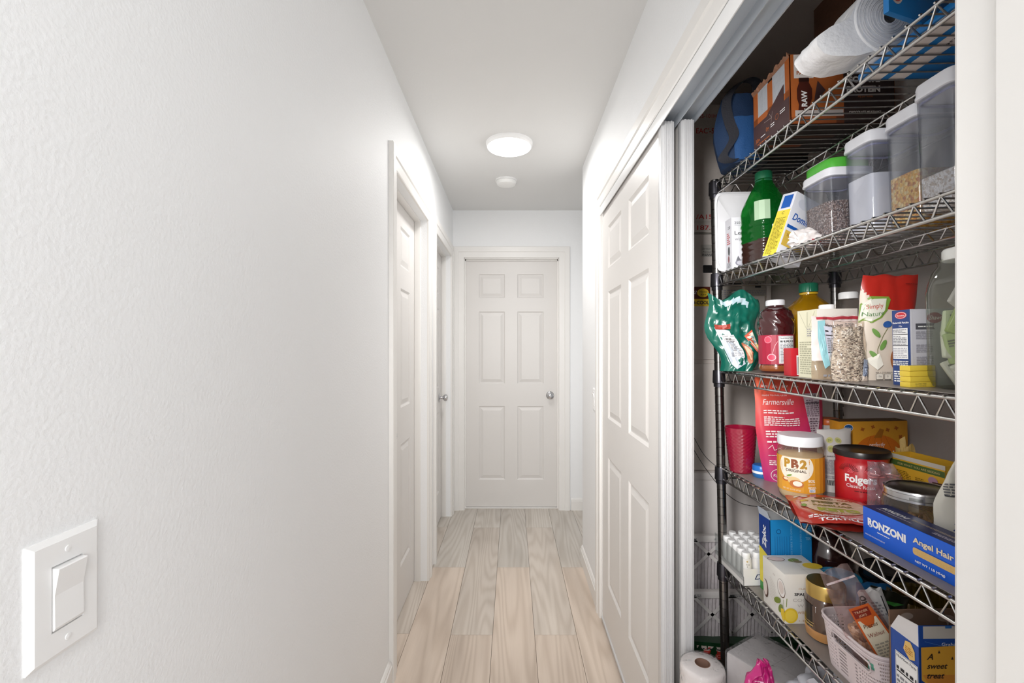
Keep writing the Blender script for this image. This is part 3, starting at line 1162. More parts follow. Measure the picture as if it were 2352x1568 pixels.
furnace_filter(0.62, 1.02, 1.80, 0.0, H(-0.731), 'upper white pleated air filter leaning behind the other one', 0.118, 0.03, 5)
furnace_filter(0.60, 1.05, 1.72, 0.0, H(-0.907), 'front white pleated air filter with a crossed lattice, above the green bag', 0.148, 0.075, 8)
gb = tag(empty('soil_bag', (0.80, 1.585, 0)), 'dark green plastic bag with a red and white label, below the air filters', 'bag')
pb, mp = pouch('bag_body', H(-1.0), lambda v: 0.46, lambda v: 0.10 * (1 - 0.6 * v), M('#0f3a1e', 0.35, var=.15), gb, crumple=0.006, cs=14)
a = Art()
a.rect(-0.17, 0.262, 0.115, 0.042, M('#b8342c', 0.5)).rect(-0.17, 0.290, 0.115, 0.014, M('#c8bcb4', .5)).text('CONCIME', -0.150, 0.268, 0.015, M('#e0a898', .5), width=0.085).small(-0.165, 0.293, 0.10, 0.008, 1, INK)
a.build('printed_label', gb, mp)

# loose cable and thin wires at the furnace
tag(tubes('cable_bundle', [smoothpath([(1.075, 1.80, H(0.45)), (1.07, 1.72, H(0.25)), (1.05 + k * 0.012, 1.62, H(0.10 + k * .01)), (1.075, 1.5, H(-0.10 - 0.03 * k))]) for k in range(5)], 0.0035, M('#5a5048', .5), None),
    'bundle of thin brown cables hanging in the closet corner behind the oil bottle', 'cable')
tag(tubes('loose_wire', [smoothpath([(0.70, 1.80, H(-0.33)), (0.745, 1.76, H(-0.42)), (0.82, 1.7, H(-0.47)), (0.90, 1.66, H(-0.46))]),
                         smoothpath([(0.70, 1.80, H(-0.38)), (0.74, 1.76, H(-0.46)), (0.80, 1.73, H(-0.54)), (0.86, 1.7, H(-0.575)), (0.95, 1.68, H(-0.57)), (1.0, 1.68, H(-0.52))])], 0.0012, BLACK),
    'thin black wires drooping in front of the furnace beside the shelf post', 'wire')

# ================================================================== wire shelving, leaning about one degree
PX, PYF = 0.6216, 1.390     # front far post
LEAN = math.radians(-1.25)
TM = Matrix.Translation((PX, PYF, CAMH)) @ Matrix.Rotation(LEAN, 4, 'Y') @ Matrix.Translation((-PX, -PYF, -CAMH))
SD, SL = 0.355, 0.914       # depth between post centres, length
LV = {'A': 0.500, 'B': 0.225, 'C': -0.065, 'D': -0.355, 'E': -0.645}
shelfu = tag(empty('wire_shelving'), 'tall chrome wire shelving unit packed with pantry goods', 'shelving unit')
shelfu.matrix_world = TM @ Matrix.Translation((PX, PYF, 0))


def post_prof():
    p = [(0.0127, 0.0)]
    z = 0.0254
    while z < 1.86:
        p += [(0.0127, z - 0.0012), (0.0117, z - 0.0006), (0.0117, z + 0.0006), (0.0127, z + 0.0012)]
        z += 0.0254
    p = [(r, z) for r, z in p if z <= H(0.500)]
    p += [(0.0127, H(0.501)), (0.010, H(0.503))]
    return p


pm = None
for (dx, dy) in ((0, 0), (SD, 0), (0, -SL), (SD, -SL)):
    if pm is None:
        o = lathe('post', post_prof(), DKCHROME, shelfu, seg=20, smooth=True)
        pm = o.data
    else:
        o = bpy.data.objects.new('post', pm)
        C.objects.link(o)
        o.parent = shelfu
    o.location = (dx, dy, 0.004)

wire_me = None
col_me = None
for k, hgt in LV.items():
    z = H(hgt)
    paths = []
    # two rims with a zigzag between them all round (upper rod, lower rod)
    x0, x1, y1, y0 = 0.0, SD, 0.0, -SL
    zu, zl = z - 0.0055, z - 0.036
    ring_u = [[(x0, y1, zu), (x0, y0, zu)], [(x1, y1, zu), (x1, y0, zu)], [(x0, y1, zu), (x1, y1, zu)], [(x0, y0, zu), (x1, y0, zu)]]
    ring_l = [[(a_[0], a_[1], zl), (b_[0], b_[1], zl)] for (a_, b_) in [tuple(p) for p in ring_u]]
    ring_u = [[Vector(a_) + (Vector(b_) - Vector(a_)).normalized() * 0.012, Vector(b_) - (Vector(b_) - Vector(a_)).normalized() * 0.012] for a_, b_ in ring_u]
    zz = []

    def zig(fx, L_, step=0.044):
        n = int(L_ / step)
        st = L_ / n
        pts = []
        for i in range(n):
            t0 = i * st
            pts += [fx(t0 + st * 0.06, zu - 0.001), fx(t0 + st * 0.46, zl + 0.001), fx(t0 + st * 0.72, zl + 0.001)]
        pts.append(fx(L_ - 0.001, zu - 0.001))
        return pts
    zz.append(zig(lambda t, q: (x0, y1 - 0.012 - t, q), SL - 0.024))
    zz.append(zig(lambda t, q: (x1, y1 - 0.012 - t, q), SL - 0.024))
    zz.append(zig(lambda t, q: (x0 + 0.012 + t, y1, q), SD - 0.024))
    zz.append(zig(lambda t, q: (x0 + 0.012 + t, y0, q), SD - 0.024))
    mid = [[(SD / 2, y1 - 0.002, zu - 0.003), (SD / 2, y0 + 0.002, zu - 0.003)], [(SD / 2, y1 - 0.002, zl + 0.008), (SD / 2, y0 + 0.002, zl + 0.008)]]
    zz.append(zig(lambda t, q: (SD / 2, y1 - 0.012 - t, q if q > zl + 0.01 else zl + 0.008), SL - 0.024))
    root_ = tubes('wire_shelf', ring_u + ring_l, 0.0030, CHROME, shelfu, seg=8)
    tubes('truss', zz, 0.0020, CHROME, root_, seg=6)
    tubes('centre_brace', mid, 0.0023, CHROME, root_, seg=6)
    nw = 37
    if k == 'F':
        nw = 12
    for i in range(nw):
        yy = -0.016 - (SL - 0.032) * i / (nw - 1)
        if wire_me is None:
            ow = tubes('cross_wire', [[(-0.0035, 0, 0.0012), (-0.0015, 0, 0.0024), (SD + 0.0015, 0, 0.0024), (SD + 0.0035, 0, 0.0012)]], 0.0016, CHROME, root_, seg=6)
            wire_me = ow.data
        else:
            ow = bpy.data.objects.new('cross_wire', wire_me)
            C.objects.link(ow)
            ow.parent = root_
        ow.location = (0, yy, z - 0.0045)
    for (dx, dy) in ((0, 0), (SD, 0), (0, -SL), (SD, -SL)):
        if col_me is None:
            oc = lathe('corner_collar', [(0.0131, -0.050), (0.0155, -0.050), (0.0155, -0.040), (0.0185, -0.038), (0.0170, -0.002), (0.0165, 0.0), (0.0131, 0.0)], M('#55545a', 0.25, metal=0.9), root_, seg=24)
            col_me = oc.data
        else:
            oc = bpy.data.objects.new('corner_collar', col_me)
            C.objects.link(oc)
            oc.parent = root_
        oc.location = (dx, dy, z)
    if k in 'CDE':
        boxes('shelf_liner', [(0.004, SD - 0.004, -SL + 0.016, -0.016, z + 0.0002, z + 0.0012)], M('#8d8580', 0.35, var=.04), root_)
bpy.context.view_layer.update()
LINER = {'A': 0.0006, 'B': 0.0006, 'C': 0.0014, 'D': 0.0014, 'E': 0.0014}


def U(px, y, k):
    """sideways place in the shelving's own frame of a point on shelf k, depth y, seen at column px"""
    w = LV[k] if isinstance(k, str) else k
    X = (px - 1176) * y / F
    return PX + (X - PX - w * math.sin(LEAN)) / math.cos(LEAN)


def item(name, label, cat, px, y, k, rz=0.0, group=None, lift=0.0, rot=None, u=None, pre=None):
    o = empty(name)
    w = LV[k]
    u = U(px, y, k) if u is None else u
    m = TM @ Matrix.Translation((u, y, CAMH + w + LINER[k] + lift)) @ (pre or Matrix.Identity(4)) @ Matrix.Rotation(math.radians(rz), 4, 'Z')
    if rot:
        m = m @ rot
    loc, q, _ = m.decompose()
    o.location = loc
    o.rotation_euler = q.to_euler()
    return tag(o, label, cat, group)


# ================================================================== pantry goods
def label_on(root, art, mapf, name='printed_label'):
    return art.build(name, root, mapf)


CLEARP = clear('#f0f1f4', 1.5, 0.04, 0.045, '#c4c8d0')
LIDW = M('#e9eaf0', 0.3, name='white_lid_plastic')


def canister(label, px, y, w, d, h, fill, content, slope=0.0, group='clear airtight canisters on the second shelf', lidm=None, rz=0, extra=None):
    r = item('food_canister', label, 'canister', px, y, 'B', rz, group)
    ax, ay = w / 2, d / 2
    lathe('body', [(0.90, 0.0), (0.94, 0.003), (0.955, 0.012), (1.0, h * 0.87), (1.0, h * 0.885), (.965, h * .885), (.965, h * .87), (0.925, 0.016)], CLEARP, r, seg=56, n=6, ax=ax, ay=ay, caps=False)
    # drop the closed mouth: lid covers it
    top = h
    lathe('lid', [(1.0, h * 0.880), (1.045, h * 0.885), (1.05, h * 0.905), (1.02, h * 0.925), (1.03, h * 0.965), (1.0, h * 0.992), (0.93, h), (0.0, h)], lidm or LIDW, r, seg=56, n=6, ax=ax, ay=ay)
    lathe('gasket', [(0.93, h * 0.845), (0.95, h * 0.85), (0.95, h * 0.862), (0.93, h * 0.866)], M('#9a9ab8', 0.4), r, seg=56, n=6, ax=ax, ay=ay, caps=False)
    o = lathe('contents', [(0.86, 0.006), (0.915, 0.014), (0.935, h * fill), (0.6, h * fill * 1.02), (0.0, h * fill * 1.03)], content, r, seg=56, n=6, ax=ax, ay=ay)
    o['kind'] = 'stuff'
    if slope:
        for v in o.data.vertices:
            if v.co.z > h * fill * 0.9:
                v.co.z += slope * v.co.x
    if extra:
        extra(r)
    return r


# ------------------------------------------------ second shelf (B)
o = item('tray', 'white plastic tray standing upright behind the lens wipe box', 'tray', 1700, 1.372, 'B', 0)
lathe('panel', [(0.94, 0.0), (1.0, 0.003), (1.0, 0.006), (0.94, 0.009), (0.90, 0.005), (0.0, 0.005)], M('#e3e3e6', .4), o, seg=48, n=9, ax=0.072, ay=0.118)
for c in o.children:
    c.data.transform(Matrix.Translation((0, 0.004, 0.120)) @ Matrix.Rotation(PI / 2, 4, 'X'))

o = item('lens_wipe_box', 'tall white carton of 250 lens wipes beside the left shelf post', 'box', 1675, 1.338, 'B', -3)
bw, bd, bh = 0.078, 0.044, 0.148
for c in []:
    pass
LB = M('#e4e4ea', .4)
cbox('carton', bw, bd, bh, LB, o, 0.001)
a = Art()
a.text('250', 0.008, 0.128, 0.011, INK).line([(0.008, 0.124), (0.034, 0.124)], .0006, GREYINK).text('Lens', 0.008, 0.098, 0.015, INK, width=0.034).text('wipes', 0.008, 0.082, 0.012, GREYINK, width=0.03)
a.ell(0.022, 0.018, 0.014, 0.009, M('#8f8f9c', .4)).ell(0.022, 0.018, 0.010, 0.006, M('#c8c8d2', .4)).poly([(0.010, 0.024), (0.024, 0.024), (0.016, 0.038)], M('#77777f', .4)).ell(0.032, 0.024, 0.006, 0.010, M('#b4b4c4', .4), rot=-.5)
label_on(o, a, front(bw, bd))
a = Art()
a.text('250', 0.020, 0.118, 0.011, INK, rot=PI / 2 * 0).small(0.012, 0.075, 0.022, 0.035, 6, RED, 4).ell(0.024, 0.055, 0.006, 0.013, BLACK).ell(0.022, 0.032, 0.005, 0.010, M('#8c4a50', .5)).small(0.012, 0.008, 0.022, 0.015, 4, GREYINK, 2)
label_on(o, a, leftf(bw, bd))
# move so its near left corner stands at the column seen
for c in o.children:
    c.data.transform(Matrix.Translation((bw / 2, 0, 0)))

o = item('juice_bottle', 'big green plastic bottle with a dark green cap and brown juice left inside', 'bottle', 1758, 1.255, 'B', 12)
GB = clear('#62c070', 1.45, 0.06, 0.22, '#128a34', bump=0.3)


def ribs(t, z):
    return 1.0 + (0.018 * math.sin(z * 420) if 0.02 < z < 0.115 else 0.0)


hb = 0.252
prof = [(0.0, 0.0), (0.88, 0.0), (0.97, 0.006)] + [(1.0, 0.010 + 0.0025 * i) for i in range(43)] + [(0.985, 0.128), (1.0, 0.142), (0.96, 0.154), (0.80, 0.175), (0.60, 0.197), (0.45, 0.212), (0.37, 0.222), (0.35, 0.236)]
b_ = lathe('bottle_body', prof, [GB, M('#2e1208', .15, coat=1.0)], o, seg=48, n=3.6, ax=0.050, ay=0.050, rib=ribs)
for p_ in b_.data.polygons:
    if p_.center.z < 0.066 + 0.10 * p_.center.x:
        p_.material_index = 1
lathe('bottle_cap', [(0.0205, 0.230), (0.0215, 0.231), (0.0215, 0.248), (0.0195, 0.251), (0.0, 0.251)], M('#15603f', .4), o, seg=48, rib=lambda t, z: 1 + .02 * math.sin(t * 24))
lathe('neck_ring', [(0.0195, 0.224), (0.021, 0.2245), (0.021, 0.2275), (0.0195, 0.228)], M('#15603f', .4), o, seg=32)
a = Art(base=0.0012)
a.rect(-0.018, 0.045, 0.046, 0.052, WHITE).facts(-0.016, 0.047, 0.042, 0.048, 3)
label_on(o, a, supermap(0.0505, 3.6, -92))
a = Art(base=0.0012)
a.rect(-0.024, 0.112, 0.034, 0.05, M('#a9c3a4', .5))
label_on(o, a, supermap(0.0505, 3.6, -128), 'front_label')

o = item('sugar_box', 'leaning carton of powdered sugar, yellow side panel and white blue-lettered front', 'box', 1781, 1.120, 'B', 18,
         pre=Matrix.Rotation(math.radians(20), 4, 'Y'))
bw, bd, bh = 0.082, 0.040, 0.165
for q in [cbox('carton', bw, bd, bh, M('#e6e8f0', .4), o, 0.001)]:
    q.data.transform(Matrix.Translation((bw / 2, bd / 2, 0)))
a = Art()
BL = M('#1c5cb4', .4)
a.rect(0.001, 0.001, bd - .002, bh * 0.72, M('#ecd84a', .45)).rect(0.008, bh * 0.76, bd - .014, bh * 0.20, BL).small(0.006, 0.006, bd - .012, bh * 0.58, 26, M('#8f8420', .5), 7).text('C', bd / 2 - .003, bh * 0.66, 0.010, INK)
label_on(o, a, fmap((0, bd, 0), (0, -1, 0), (0, 0, 1), (-1, 0, 0)), 'side_panel_print')
a = Art()
a.text('Domino', 0.012, 0.098, 0.024, BL, width=0.066, shear=.25, bold=.02).rect(0.004, 0.075, 0.072, 0.008, BL).rect(0.004, 0.03, 0.074, 0.038, M('#e0bc50', .4)).text('SUGAR', 0.012, 0.055, 0.009, M('#8a5a20', .5), width=.05).ell(0.034, 0.142, 0.02, 0.012, M('#d8dce8', .4))
label_on(o, a, fmap((0, 0, 0), (1, 0, 0), (0, 0, 1), (0, -1, 0)))

o = item('flour_bag', 'small crumpled white paper bag with a red stripe in front of the sugar box', 'bag', 1832, 1.045, 'B', 10, u=0.672)
blob('bag_body', 0.080, 0.05, 0.046, M('#e4dedc', .6, bump=.4, bscale=90), o, 4, .32, 2.6, 4)
a = Art(base=0.002)
a.rect(-0.012, 0.008, 0.022, 0.007, M('#b8404a', .5))
label_on(o, a, fmap((0, -0.026, 0), (1, 0, 0), (0, 0, 1), (0, -1, 0)), 'red_print')

GREEN_LID = M('#4fae3a', .35)


def seedx(r):
    a = Art()
    a.text('C', 0.01, 0.085, 0.026, M('#5a5a60', .5))
    label_on(r, a, fmap((0, -0.0505, 0), (1, 0, 0), (0, 0, 1), (0, -1, 0)), 'lettering')
    lathe('green_cap', [(0.90, 0.161), (0.93, 0.163), (0.93, 0.180), (0.88, 0.184), (0.0, 0.184)], GREEN_LID, r, seg=56, n=4, ax=0.052, ay=0.052)


SEED = grains('chia_and_buckwheat', ['#6f4c3c', '#b79b8c', '#8c6a58', '#d8c6ba', '#4c3630', '#a08070'], 420, 0.8)
canister('clear canister of brown seeds with a green-topped white lid', 1925, 1.035, 0.102, 0.098, 0.163, 0.56, SEED, extra=seedx)
canister('clear white-lidded canister filled with white sugar', 2030, 0.945, 0.108, 0.080, 0.206, 0.58, M('#f1f1f4', .7, var=.02))
CORN = grains('popcorn_kernels', ['#d08a1e', '#e6a93a', '#f0c05c', '#f4d58c', '#c87a18', '#e9b54a'], 190, 1.0)
canister('clear white-lidded canister of yellow popcorn kernels', 2136, 0.858, 0.106, 0.078, 0.214, 0.44, CORN)
RICE = grains('white_grains', ['#e8e2da', '#f2eee8', '#d8cfc4', '#c9b9a8', '#f4f0ea'], 300, 0.7)
canister('tall clear white-lidded canister of white grain at the right end', 2222, 0.770, 0.112, 0.076, 0.226, 0.36, RICE, slope=0.35)

# ------------------------------------------------ top shelf (A)
BAGB = M('#0c2a4c', .75, bump=.35, bscale=300, var=.1)
BAGD = M('#1d1e26', .8, bump=.3, bscale=300)
o = item('lunch_bag', 'blue insulated lunch bag with a black strap at the far end of the top shelf', 'bag', 1697, 1.285, 'A', 0)
pouch('bag_body', 0.190, lambda v: 0.090 + 0.045 * math.sin(PI * min(1, v * 1.05)), lambda v: 0.10 * (1 - .25 * v), BAGB, o, crumple=.002)
pouch('front_pocket', 0.115, lambda v: 0.075 + .015 * v, lambda v: 0.018, M('#15467a', .75, bump=.3, bscale=300), o, crumple=.001)[0].location = (0.005, -0.048, 0.004)
boxes('gusset', [(0.038, 0.062, -0.045, 0.045, 0.0, 0.165)], BAGD, o, 0.008)
strip('shoulder_strap', smoothpath([(0.050, -0.01, 0.190), (0.036, -0.03, 0.222), (-0.006, -0.045, 0.217), (-0.048, -0.056, 0.178), (-0.060, -0.060, 0.142), (-0.052, -0.060, 0.100), (-0.040, -0.058, 0.068), (-0.048, -0.056, 0.045), (-0.068, -0.052, 0.014), (-0.055, -0.050, 0.002), (-0.030, -0.050, 0.003)]), 0.026, 0.0022, (0.85, -0.25, 0.35), BAGD, o)

ORG = M('#b5632f', .45)
BRN = M('#4c3434', .45)
DBR = M('#382a28', .45)
o = item('shake_carton', 'orange and brown torn-open 12 pack carton of protein shakes', 'box', 1816, 1.035, 'A', 0)
bw, bd, bh = 0.235, 0.155, 0.158
o2 = boxes('carton', [(0, bw, 0, 0.002, 0, bh), (0, bw, bd - 0.002, bd, 0, bh), (bw - .002, bw, 0, bd, 0, bh), (0, bw, 0, bd, 0, 0.002), (0, 0.002, 0, bd, 0, bh * 0.52), (0, 0.002, 0, 0.018, 0, bh), (0, .002, 0.070, 0.090, 0, bh * .9), (0, .002, 0.135, 0.155, 0, bh)], ORG, o)
verts = []
for c, (ya, yb) in enumerate(((0.018, 0.070), (0.090, 0.135))):
    mk('window_wrap', [(0.001, ya, bh * .5), (0.001, yb, bh * .5), (0.001, yb, bh * (.98 if c == 0 else .93)), (0.001, ya, bh * (1.0 if c == 0 else .93)),
                       (0.0018, ya, bh * .5), (0.0018, yb, bh * .5), (0.0018, yb, bh * (.98 if c == 0 else .93)), (0.0018, ya, bh * (1.0 if c == 0 else .93))],
       [(0, 1, 2, 3), (7, 6, 5, 4), (0, 4, 5, 1), (1, 5, 6, 2), (2, 6, 7, 3), (3, 7, 4, 0)], M('#c2c6cc', .2, coat=.5, bump=.5, bscale=60), o)
# torn perforated rim
n = 26
vv, ff = [], []
rr = random.Random(2)
for i in range(n + 1):
    yy = bd * i / n
    zz = bh * (1.0 - 0.05 * i / n)
    vv += [(0.0005, yy, zz - .006), (-0.003 - rr.uniform(0, .004), yy, zz + rr.uniform(-.001, .006)), (0.005, yy, zz - .001)]
for i in range(n):
    ff += [(3 * i, 3 * i + 3, 3 * i + 4, 3 * i + 1), (3 * i + 1, 3 * i + 4, 3 * i + 5, 3 * i + 2)]
mk('torn_edge', vv, ff, M('#8a6048', .7), o)
a = Art()
a.rect(0.0015, 0.0015, bw - .003, bh * .10, M('#6a3820', .5)).rect(0.12, 0.0015, bw - .1215, bh * .985, DBR)
a.poly([(0.052, 0.045), (0.062, 0.098), (0.080, 0.076)], BRN)
a.rect(0.009, 0.104, 0.044, 0.053, M('#e4ddd8', .4)).text('12', 0.031, 0.128, 0.026, ORG, align='c', width=.026, bold=.04).text('PACK', 0.031, 0.112, 0.011, ORG, align='c', width=.032, bold=.03)
BT = M('#4a2018', .35)
a.poly([(0.020, 0.105), (0.020, 0.094), (0.015, 0.080), (0.015, 0.058), (0.019, 0.045), (0.017, 0.028), (0.047, 0.028), (0.044, 0.045), (0.049, 0.058), (0.049, 0.080), (0.042, 0.094), (0.042, 0.105)], BT)
a.rect(0.0195, 0.096, 0.023, 0.008, M('#2c1410', .4))
a.text('RAW', 0.037, 0.040, 0.017, WHITE, width=.036, rot=PI / 2, bold=.04)
a.rect(0.010, 0.018, 0.108, 0.014, M('#c8c0bc', .5)).rect(0.0015, 0.0015, 0.10, 0.015, M('#9c5228', .5))
a.text('GRASS FED', 0.128, 0.128, 0.013, M('#807070', .5), width=.09, bold=.02)
a.text('ISOLATE', 0.126, 0.092, 0.018, M('#e4e0dc', .5), width=.075, bold=.05).text('PROTEIN', 0.126, 0.070, 0.018, M('#e4e0dc', .5), width=.075, bold=.05)
a.text('30g per bottle', 0.150, 0.058, 0.006, ORG).text('CHOCOLATE MILKSHAKE', 0.130, 0.022, 0.0075, M('#e4e0dc', .5), width=.072, bold=.02)
label_on(o, a, fmap((0, 0, 0), (1, 0, 0), (0, 0, 1), (0, -1, 0)), 'front_print')
a = Art(base=.0006)
a.rect(0.0, 0.0, bd - .002, bh * .42, BRN).poly([(0.06, bh * .42), (bd - .022, bh * .42), (bd - 0.022, bh * .66)], BRN)
a.text('30g', 0.010, 0.020, 0.014, ORG, bold=.02).rect(0.034, 0.026, 0.02, 0.002, WHITE).text('0g', 0.058, 0.030, 0.014, ORG, bold=.02).rect(0.078, 0.036, 0.016, 0.002, WHITE).rect(0.078, 0.031, 0.016, 0.002, WHITE)
a.ring(0.105, 0.044, 0.007, 0.007, 0.0012, ORG).rect(0.118, 0.048, 0.02, 0.002, WHITE).rect(0.118, 0.043, 0.02, 0.002, WHITE).small(0.02, 0.012, 0.075, 0.005, 1, ORG, 3)
a.line([(0.075, 0.065), (0.085, 0.052), (0.088, 0.066)], .0008, M('#b8a8a0', .4)).line([(0.052, 0.055), (0.085, 0.052), (0.080, 0.036)], .0008, M('#b8a8a0', .4))
label_on(o, a, fmap((0, bd, 0), (0, -1, 0), (0, 0, 1), (-1, 0, 0)), 'side_print')

a = Art()
a.rect(0, 0, bw, bd, M('#2a201e', .6)).rect(0.01, 0.04, 0.08, 0.016, M('#6a3418', .5)).rect(0.02, 0.09, 0.12, 0.010, M('#4e2c1c', .5))
label_on(o, a, fmap((0, bd, 0), (1, 0, 0), (0, -1, 0), (0, 0, -1)), 'bottom_print')

o = item('white_carton', 'plain white carton with a barcode behind the shake carton on the top shelf', 'box', 2090, 1.10, 'A', 0)
cbox('carton', 0.11, 0.12, 0.10, M('#c9c6c2', .5), o, .001)
a = Art()
a.bars(0.012, 0.03, 0.03, 0.03, INK).small(0.05, 0.02, 0.04, 0.04, 5, INK, 2)
label_on(o, a, front(.11, .12))
o = item('dark_case', 'flat black case lying at the back of the top shelf', 'case', 1790, 1.300, 'A', 0)
cbox('case_body', 0.11, 0.09, 0.05, M('#101012', .6), o, .008)
boxes('zip_seam', [(-0.0552, 0.0552, -0.0452, 0.0452, 0.024, 0.0262)], M('#3a3a40', .4), o)

o = item('kraft_carton', 'brown cardboard carton standing on top of the shake carton', 'box', 0, 1.115, 'A', 0, lift=.159, u=.850)
cbox('carton', 0.12, 0.13, 0.20, M('#6b4632', .7, bump=.2, bscale=120), o, .001)
a = Art()
a.line([(0.004, 0.0), (0.004, 0.20)], .0012, M('#b07a58', .6))
label_on(o, a, front(.12, .13), 'corrugated_edge')

SB = M('#1673b8', .4)
STR = M('#e0d6d0', .5)
o = item('flat_pack', 'flat blue and white striped pack lying on the top shelf under the paper roll', 'pack', 0, 0.735, 'A', 0, u=0.815)
q = cbox('wrapper', 0.31, 0.262, 0.011, SB, o, .002)
a = Art()
a.rect(0.004, 0.0, 0.034, 0.262, STR).rect(0.052, 0.0, 0.030, 0.262, STR).line([(0.13, 0.05), (0.22, 0.16)], .006, M('#4aa0dc', .4)).line([(0.15, 0.02), (0.26, 0.14)], .006, M('#2f86cc', .4))
a.line([(0.19, 0.10), (0.23, 0.16)], .005, M('#c23a40', .4)).rect(0.25, 0.03, 0.055, 0.2, M('#b9b4ae', .5)).text('press here', 0.072, 0.10, .012, INK, rot=1.57, width=.08).text('tear', 0.15, 0.15, .02, M('#0c4c80', .4), rot=.6, width=.06)
label_on(o, a, botf(0.31, 0.262), 'bottom_print')

o = item('paper_roll', 'large white paper roll lying with its spiral end towards the hall', 'paper roll', 2046, 0.802, 'A', 0, lift=0.012)
PT = M('#ececee', .85, bump=.5, bscale=110, var=.02)
Rr = 0.062
LR = 0.062
lathe('roll', [(0.010, 0.0), (Rr - .003, 0.0), (Rr, 0.003), (Rr, LR), (0.010, LR)], PT, o, seg=56, caps=False)
sp = []
turns, seg = 11, 40
for i in range(turns * seg + 1):
    t = 2 * PI * i / seg
    r_ = 0.010 + (Rr - .012) * i / (turns * seg) + 0.0010 * math.sin(t * 1.37) + .0006 * math.sin(t * 3.1)
    sp.append((r_ * math.cos(t), r_ * math.sin(t), -0.0004))
tubes('spiral_edge', [sp], 0.0007, M('#d4d4d8', .8), o, seg=4)
for c in o.children:
    c.data.transform(Matrix.Translation((0, 0, Rr)) @ Matrix.Rotation(-PI / 2, 4, 'X'))
out_ = smoothpath([(-0.030, 0, 0.112), (-0.056, 0, 0.086), (-0.070, 0, 0.064), (-0.098, 0, 0.050), (-0.122, 0, 0.036), (-0.126, 0, 0.018), (-0.108, 0, 0.001), (-0.070, 0, -0.003), (-0.030, 0, 0.004)], 4)
vv, ff = [], []
nd = 8
m_ = len(out_)
for j in range(nd + 1):
    for i, p in enumerate(out_):
        vv.append((p[0] + .003 * noise.noise(Vector((i * .4, j * .5, 1))), 0.002 + LR * j / nd, p[2] + .003 * noise.noise(Vector((i * .35, j * .5, 5)))))
for j in range(nd):
    for i in range(m_):
        ff.append((j * m_ + i, j * m_ + (i + 1) % m_, (j + 1) * m_ + (i + 1) % m_, (j + 1) * m_ + i))
ff += [tuple(range(m_ - 1, -1, -1)), tuple(nd * m_ + i for i in range(m_))]
mk('loose_end', vv, ff, PT, o, True, ang=60)

o = item('blue_carton', 'flat bright blue packet with a red spiral emblem overhanging the top shelf edge', 'box', 0, 0.700, 'A', 20, lift=0.012, u=0.583)
bw, bd, bh = 0.15, 0.008, 0.09
q = cbox('carton', bw, bd, bh, SB, o, .0012)
a = Art()
a.ell(0.018, 0.034, 0.0155, 0.019, M('#d8ccc8', .4)).ring(0.018, 0.034, 0.013, .0155, .002, M('#c05048', .4)).ring(0.018, 0.034, 0.009, .011, .002, M('#c05048', .4)).ell(0.018, 0.034, 0.004, .005, M('#c05048', .4))
a.poly([(0.07, 0.03), (0.10, 0.09), (0.06, 0.09)], M('#2f8fd0', .4)).poly([(0.062, 0.04), (0.085, 0.0895), (0.045, 0.0895)], M('#b8c4cc', .4))
label_on(o, a, front(bw, bd), 'front_print')
for c in o.children:
    c.data.transform(Matrix.Translation((bw / 2, bd / 2, 0.0)))

# ------------------------------------------------ third shelf (C)
TEAL = M('#0d5f50', .3, bump=.5, bscale=60, var=.15, coat=.6)
o = item('snack_bag', 'crumpled dark green plastic bag with food pictures, sticking out past the shelf post', 'bag', 1690, 1.322, 'C', 0)


def bend1(p):
    t = max(0, (p.z - .10) / .13)
    return Vector((p.x - 0.020 * t + 0.012 * math.sin(p.z * 40) * 1.0, p.y - 0.012 * t * t, p.z + 0.016 * t * math.sin(p.x * 60 + .5)))


def w1(v):
    return 0.090 + 0.055 * min(1, v / .45) - 0.0 * v


b_, mp = pouch('bag_body', 0.215, w1, lambda v: 0.07 * (1 - .75 * v) + .004, [TEAL, M('#b9cfd8', .35, coat=.5)], o, nu=30, nv=40, crumple=.012, cs=26, seed=3, bend=bend1,
               midx=lambda u, v, s: 1 if (0.86 < v + 0.12 * u < 0.93 and -0.6 < u < 0.5) else 0)
a = Art(base=.0020, step=.0004)
a.poly([(-0.052, 0.125), (-0.014, 0.115), (0.004, 0.02), (-0.018, 0.006), (-0.036, 0.02)], M('#c9d2dc', .4))
a.facts(-0.040, 0.038, 0.034, 0.065, 4).rect(-0.052, 0.120, 0.040, 0.014, M('#9c3a2c', .5))
a.ell(0.010, 0.050, 0.009, 0.030, M('#b4694a', .5), rot=.15).ell(0.011, 0.050, 0.005, 0.020, M('#e0b090', .5), rot=.15)
a.poly([(0.022, 0.098), (0.050, 0.116), (0.050, 0.042), (0.034, 0.052)], M('#c8553a', .5)).poly([(0.026, 0.096), (0.048, 0.110), (0.048, 0.050), (0.036, 0.056)], M('#dcdccc', .5)).ell(0.040, 0.088, 0.007, 0.010, M('#7aa0a8', .5)).ell(0.042, 0.066, 0.006, 0.008, M('#d8c070', .5))
label_on(o, a, mp)

o = item('cherry_juice_bottle', 'dark red bottle of cherry juice with a white cap and pink label', 'bottle', 1784, 1.205, 'C', 0)
BJ = M('#3a0d10', .08, coat=1.0, var=.1)
hb = .186


def dia(t, z):
    if .112 < z < .158:
        return 1 + .035 * math.sin(t * 9 + (z - .112) * 250) * math.sin((z - .112) / .046 * PI) + .0
    return 1.0


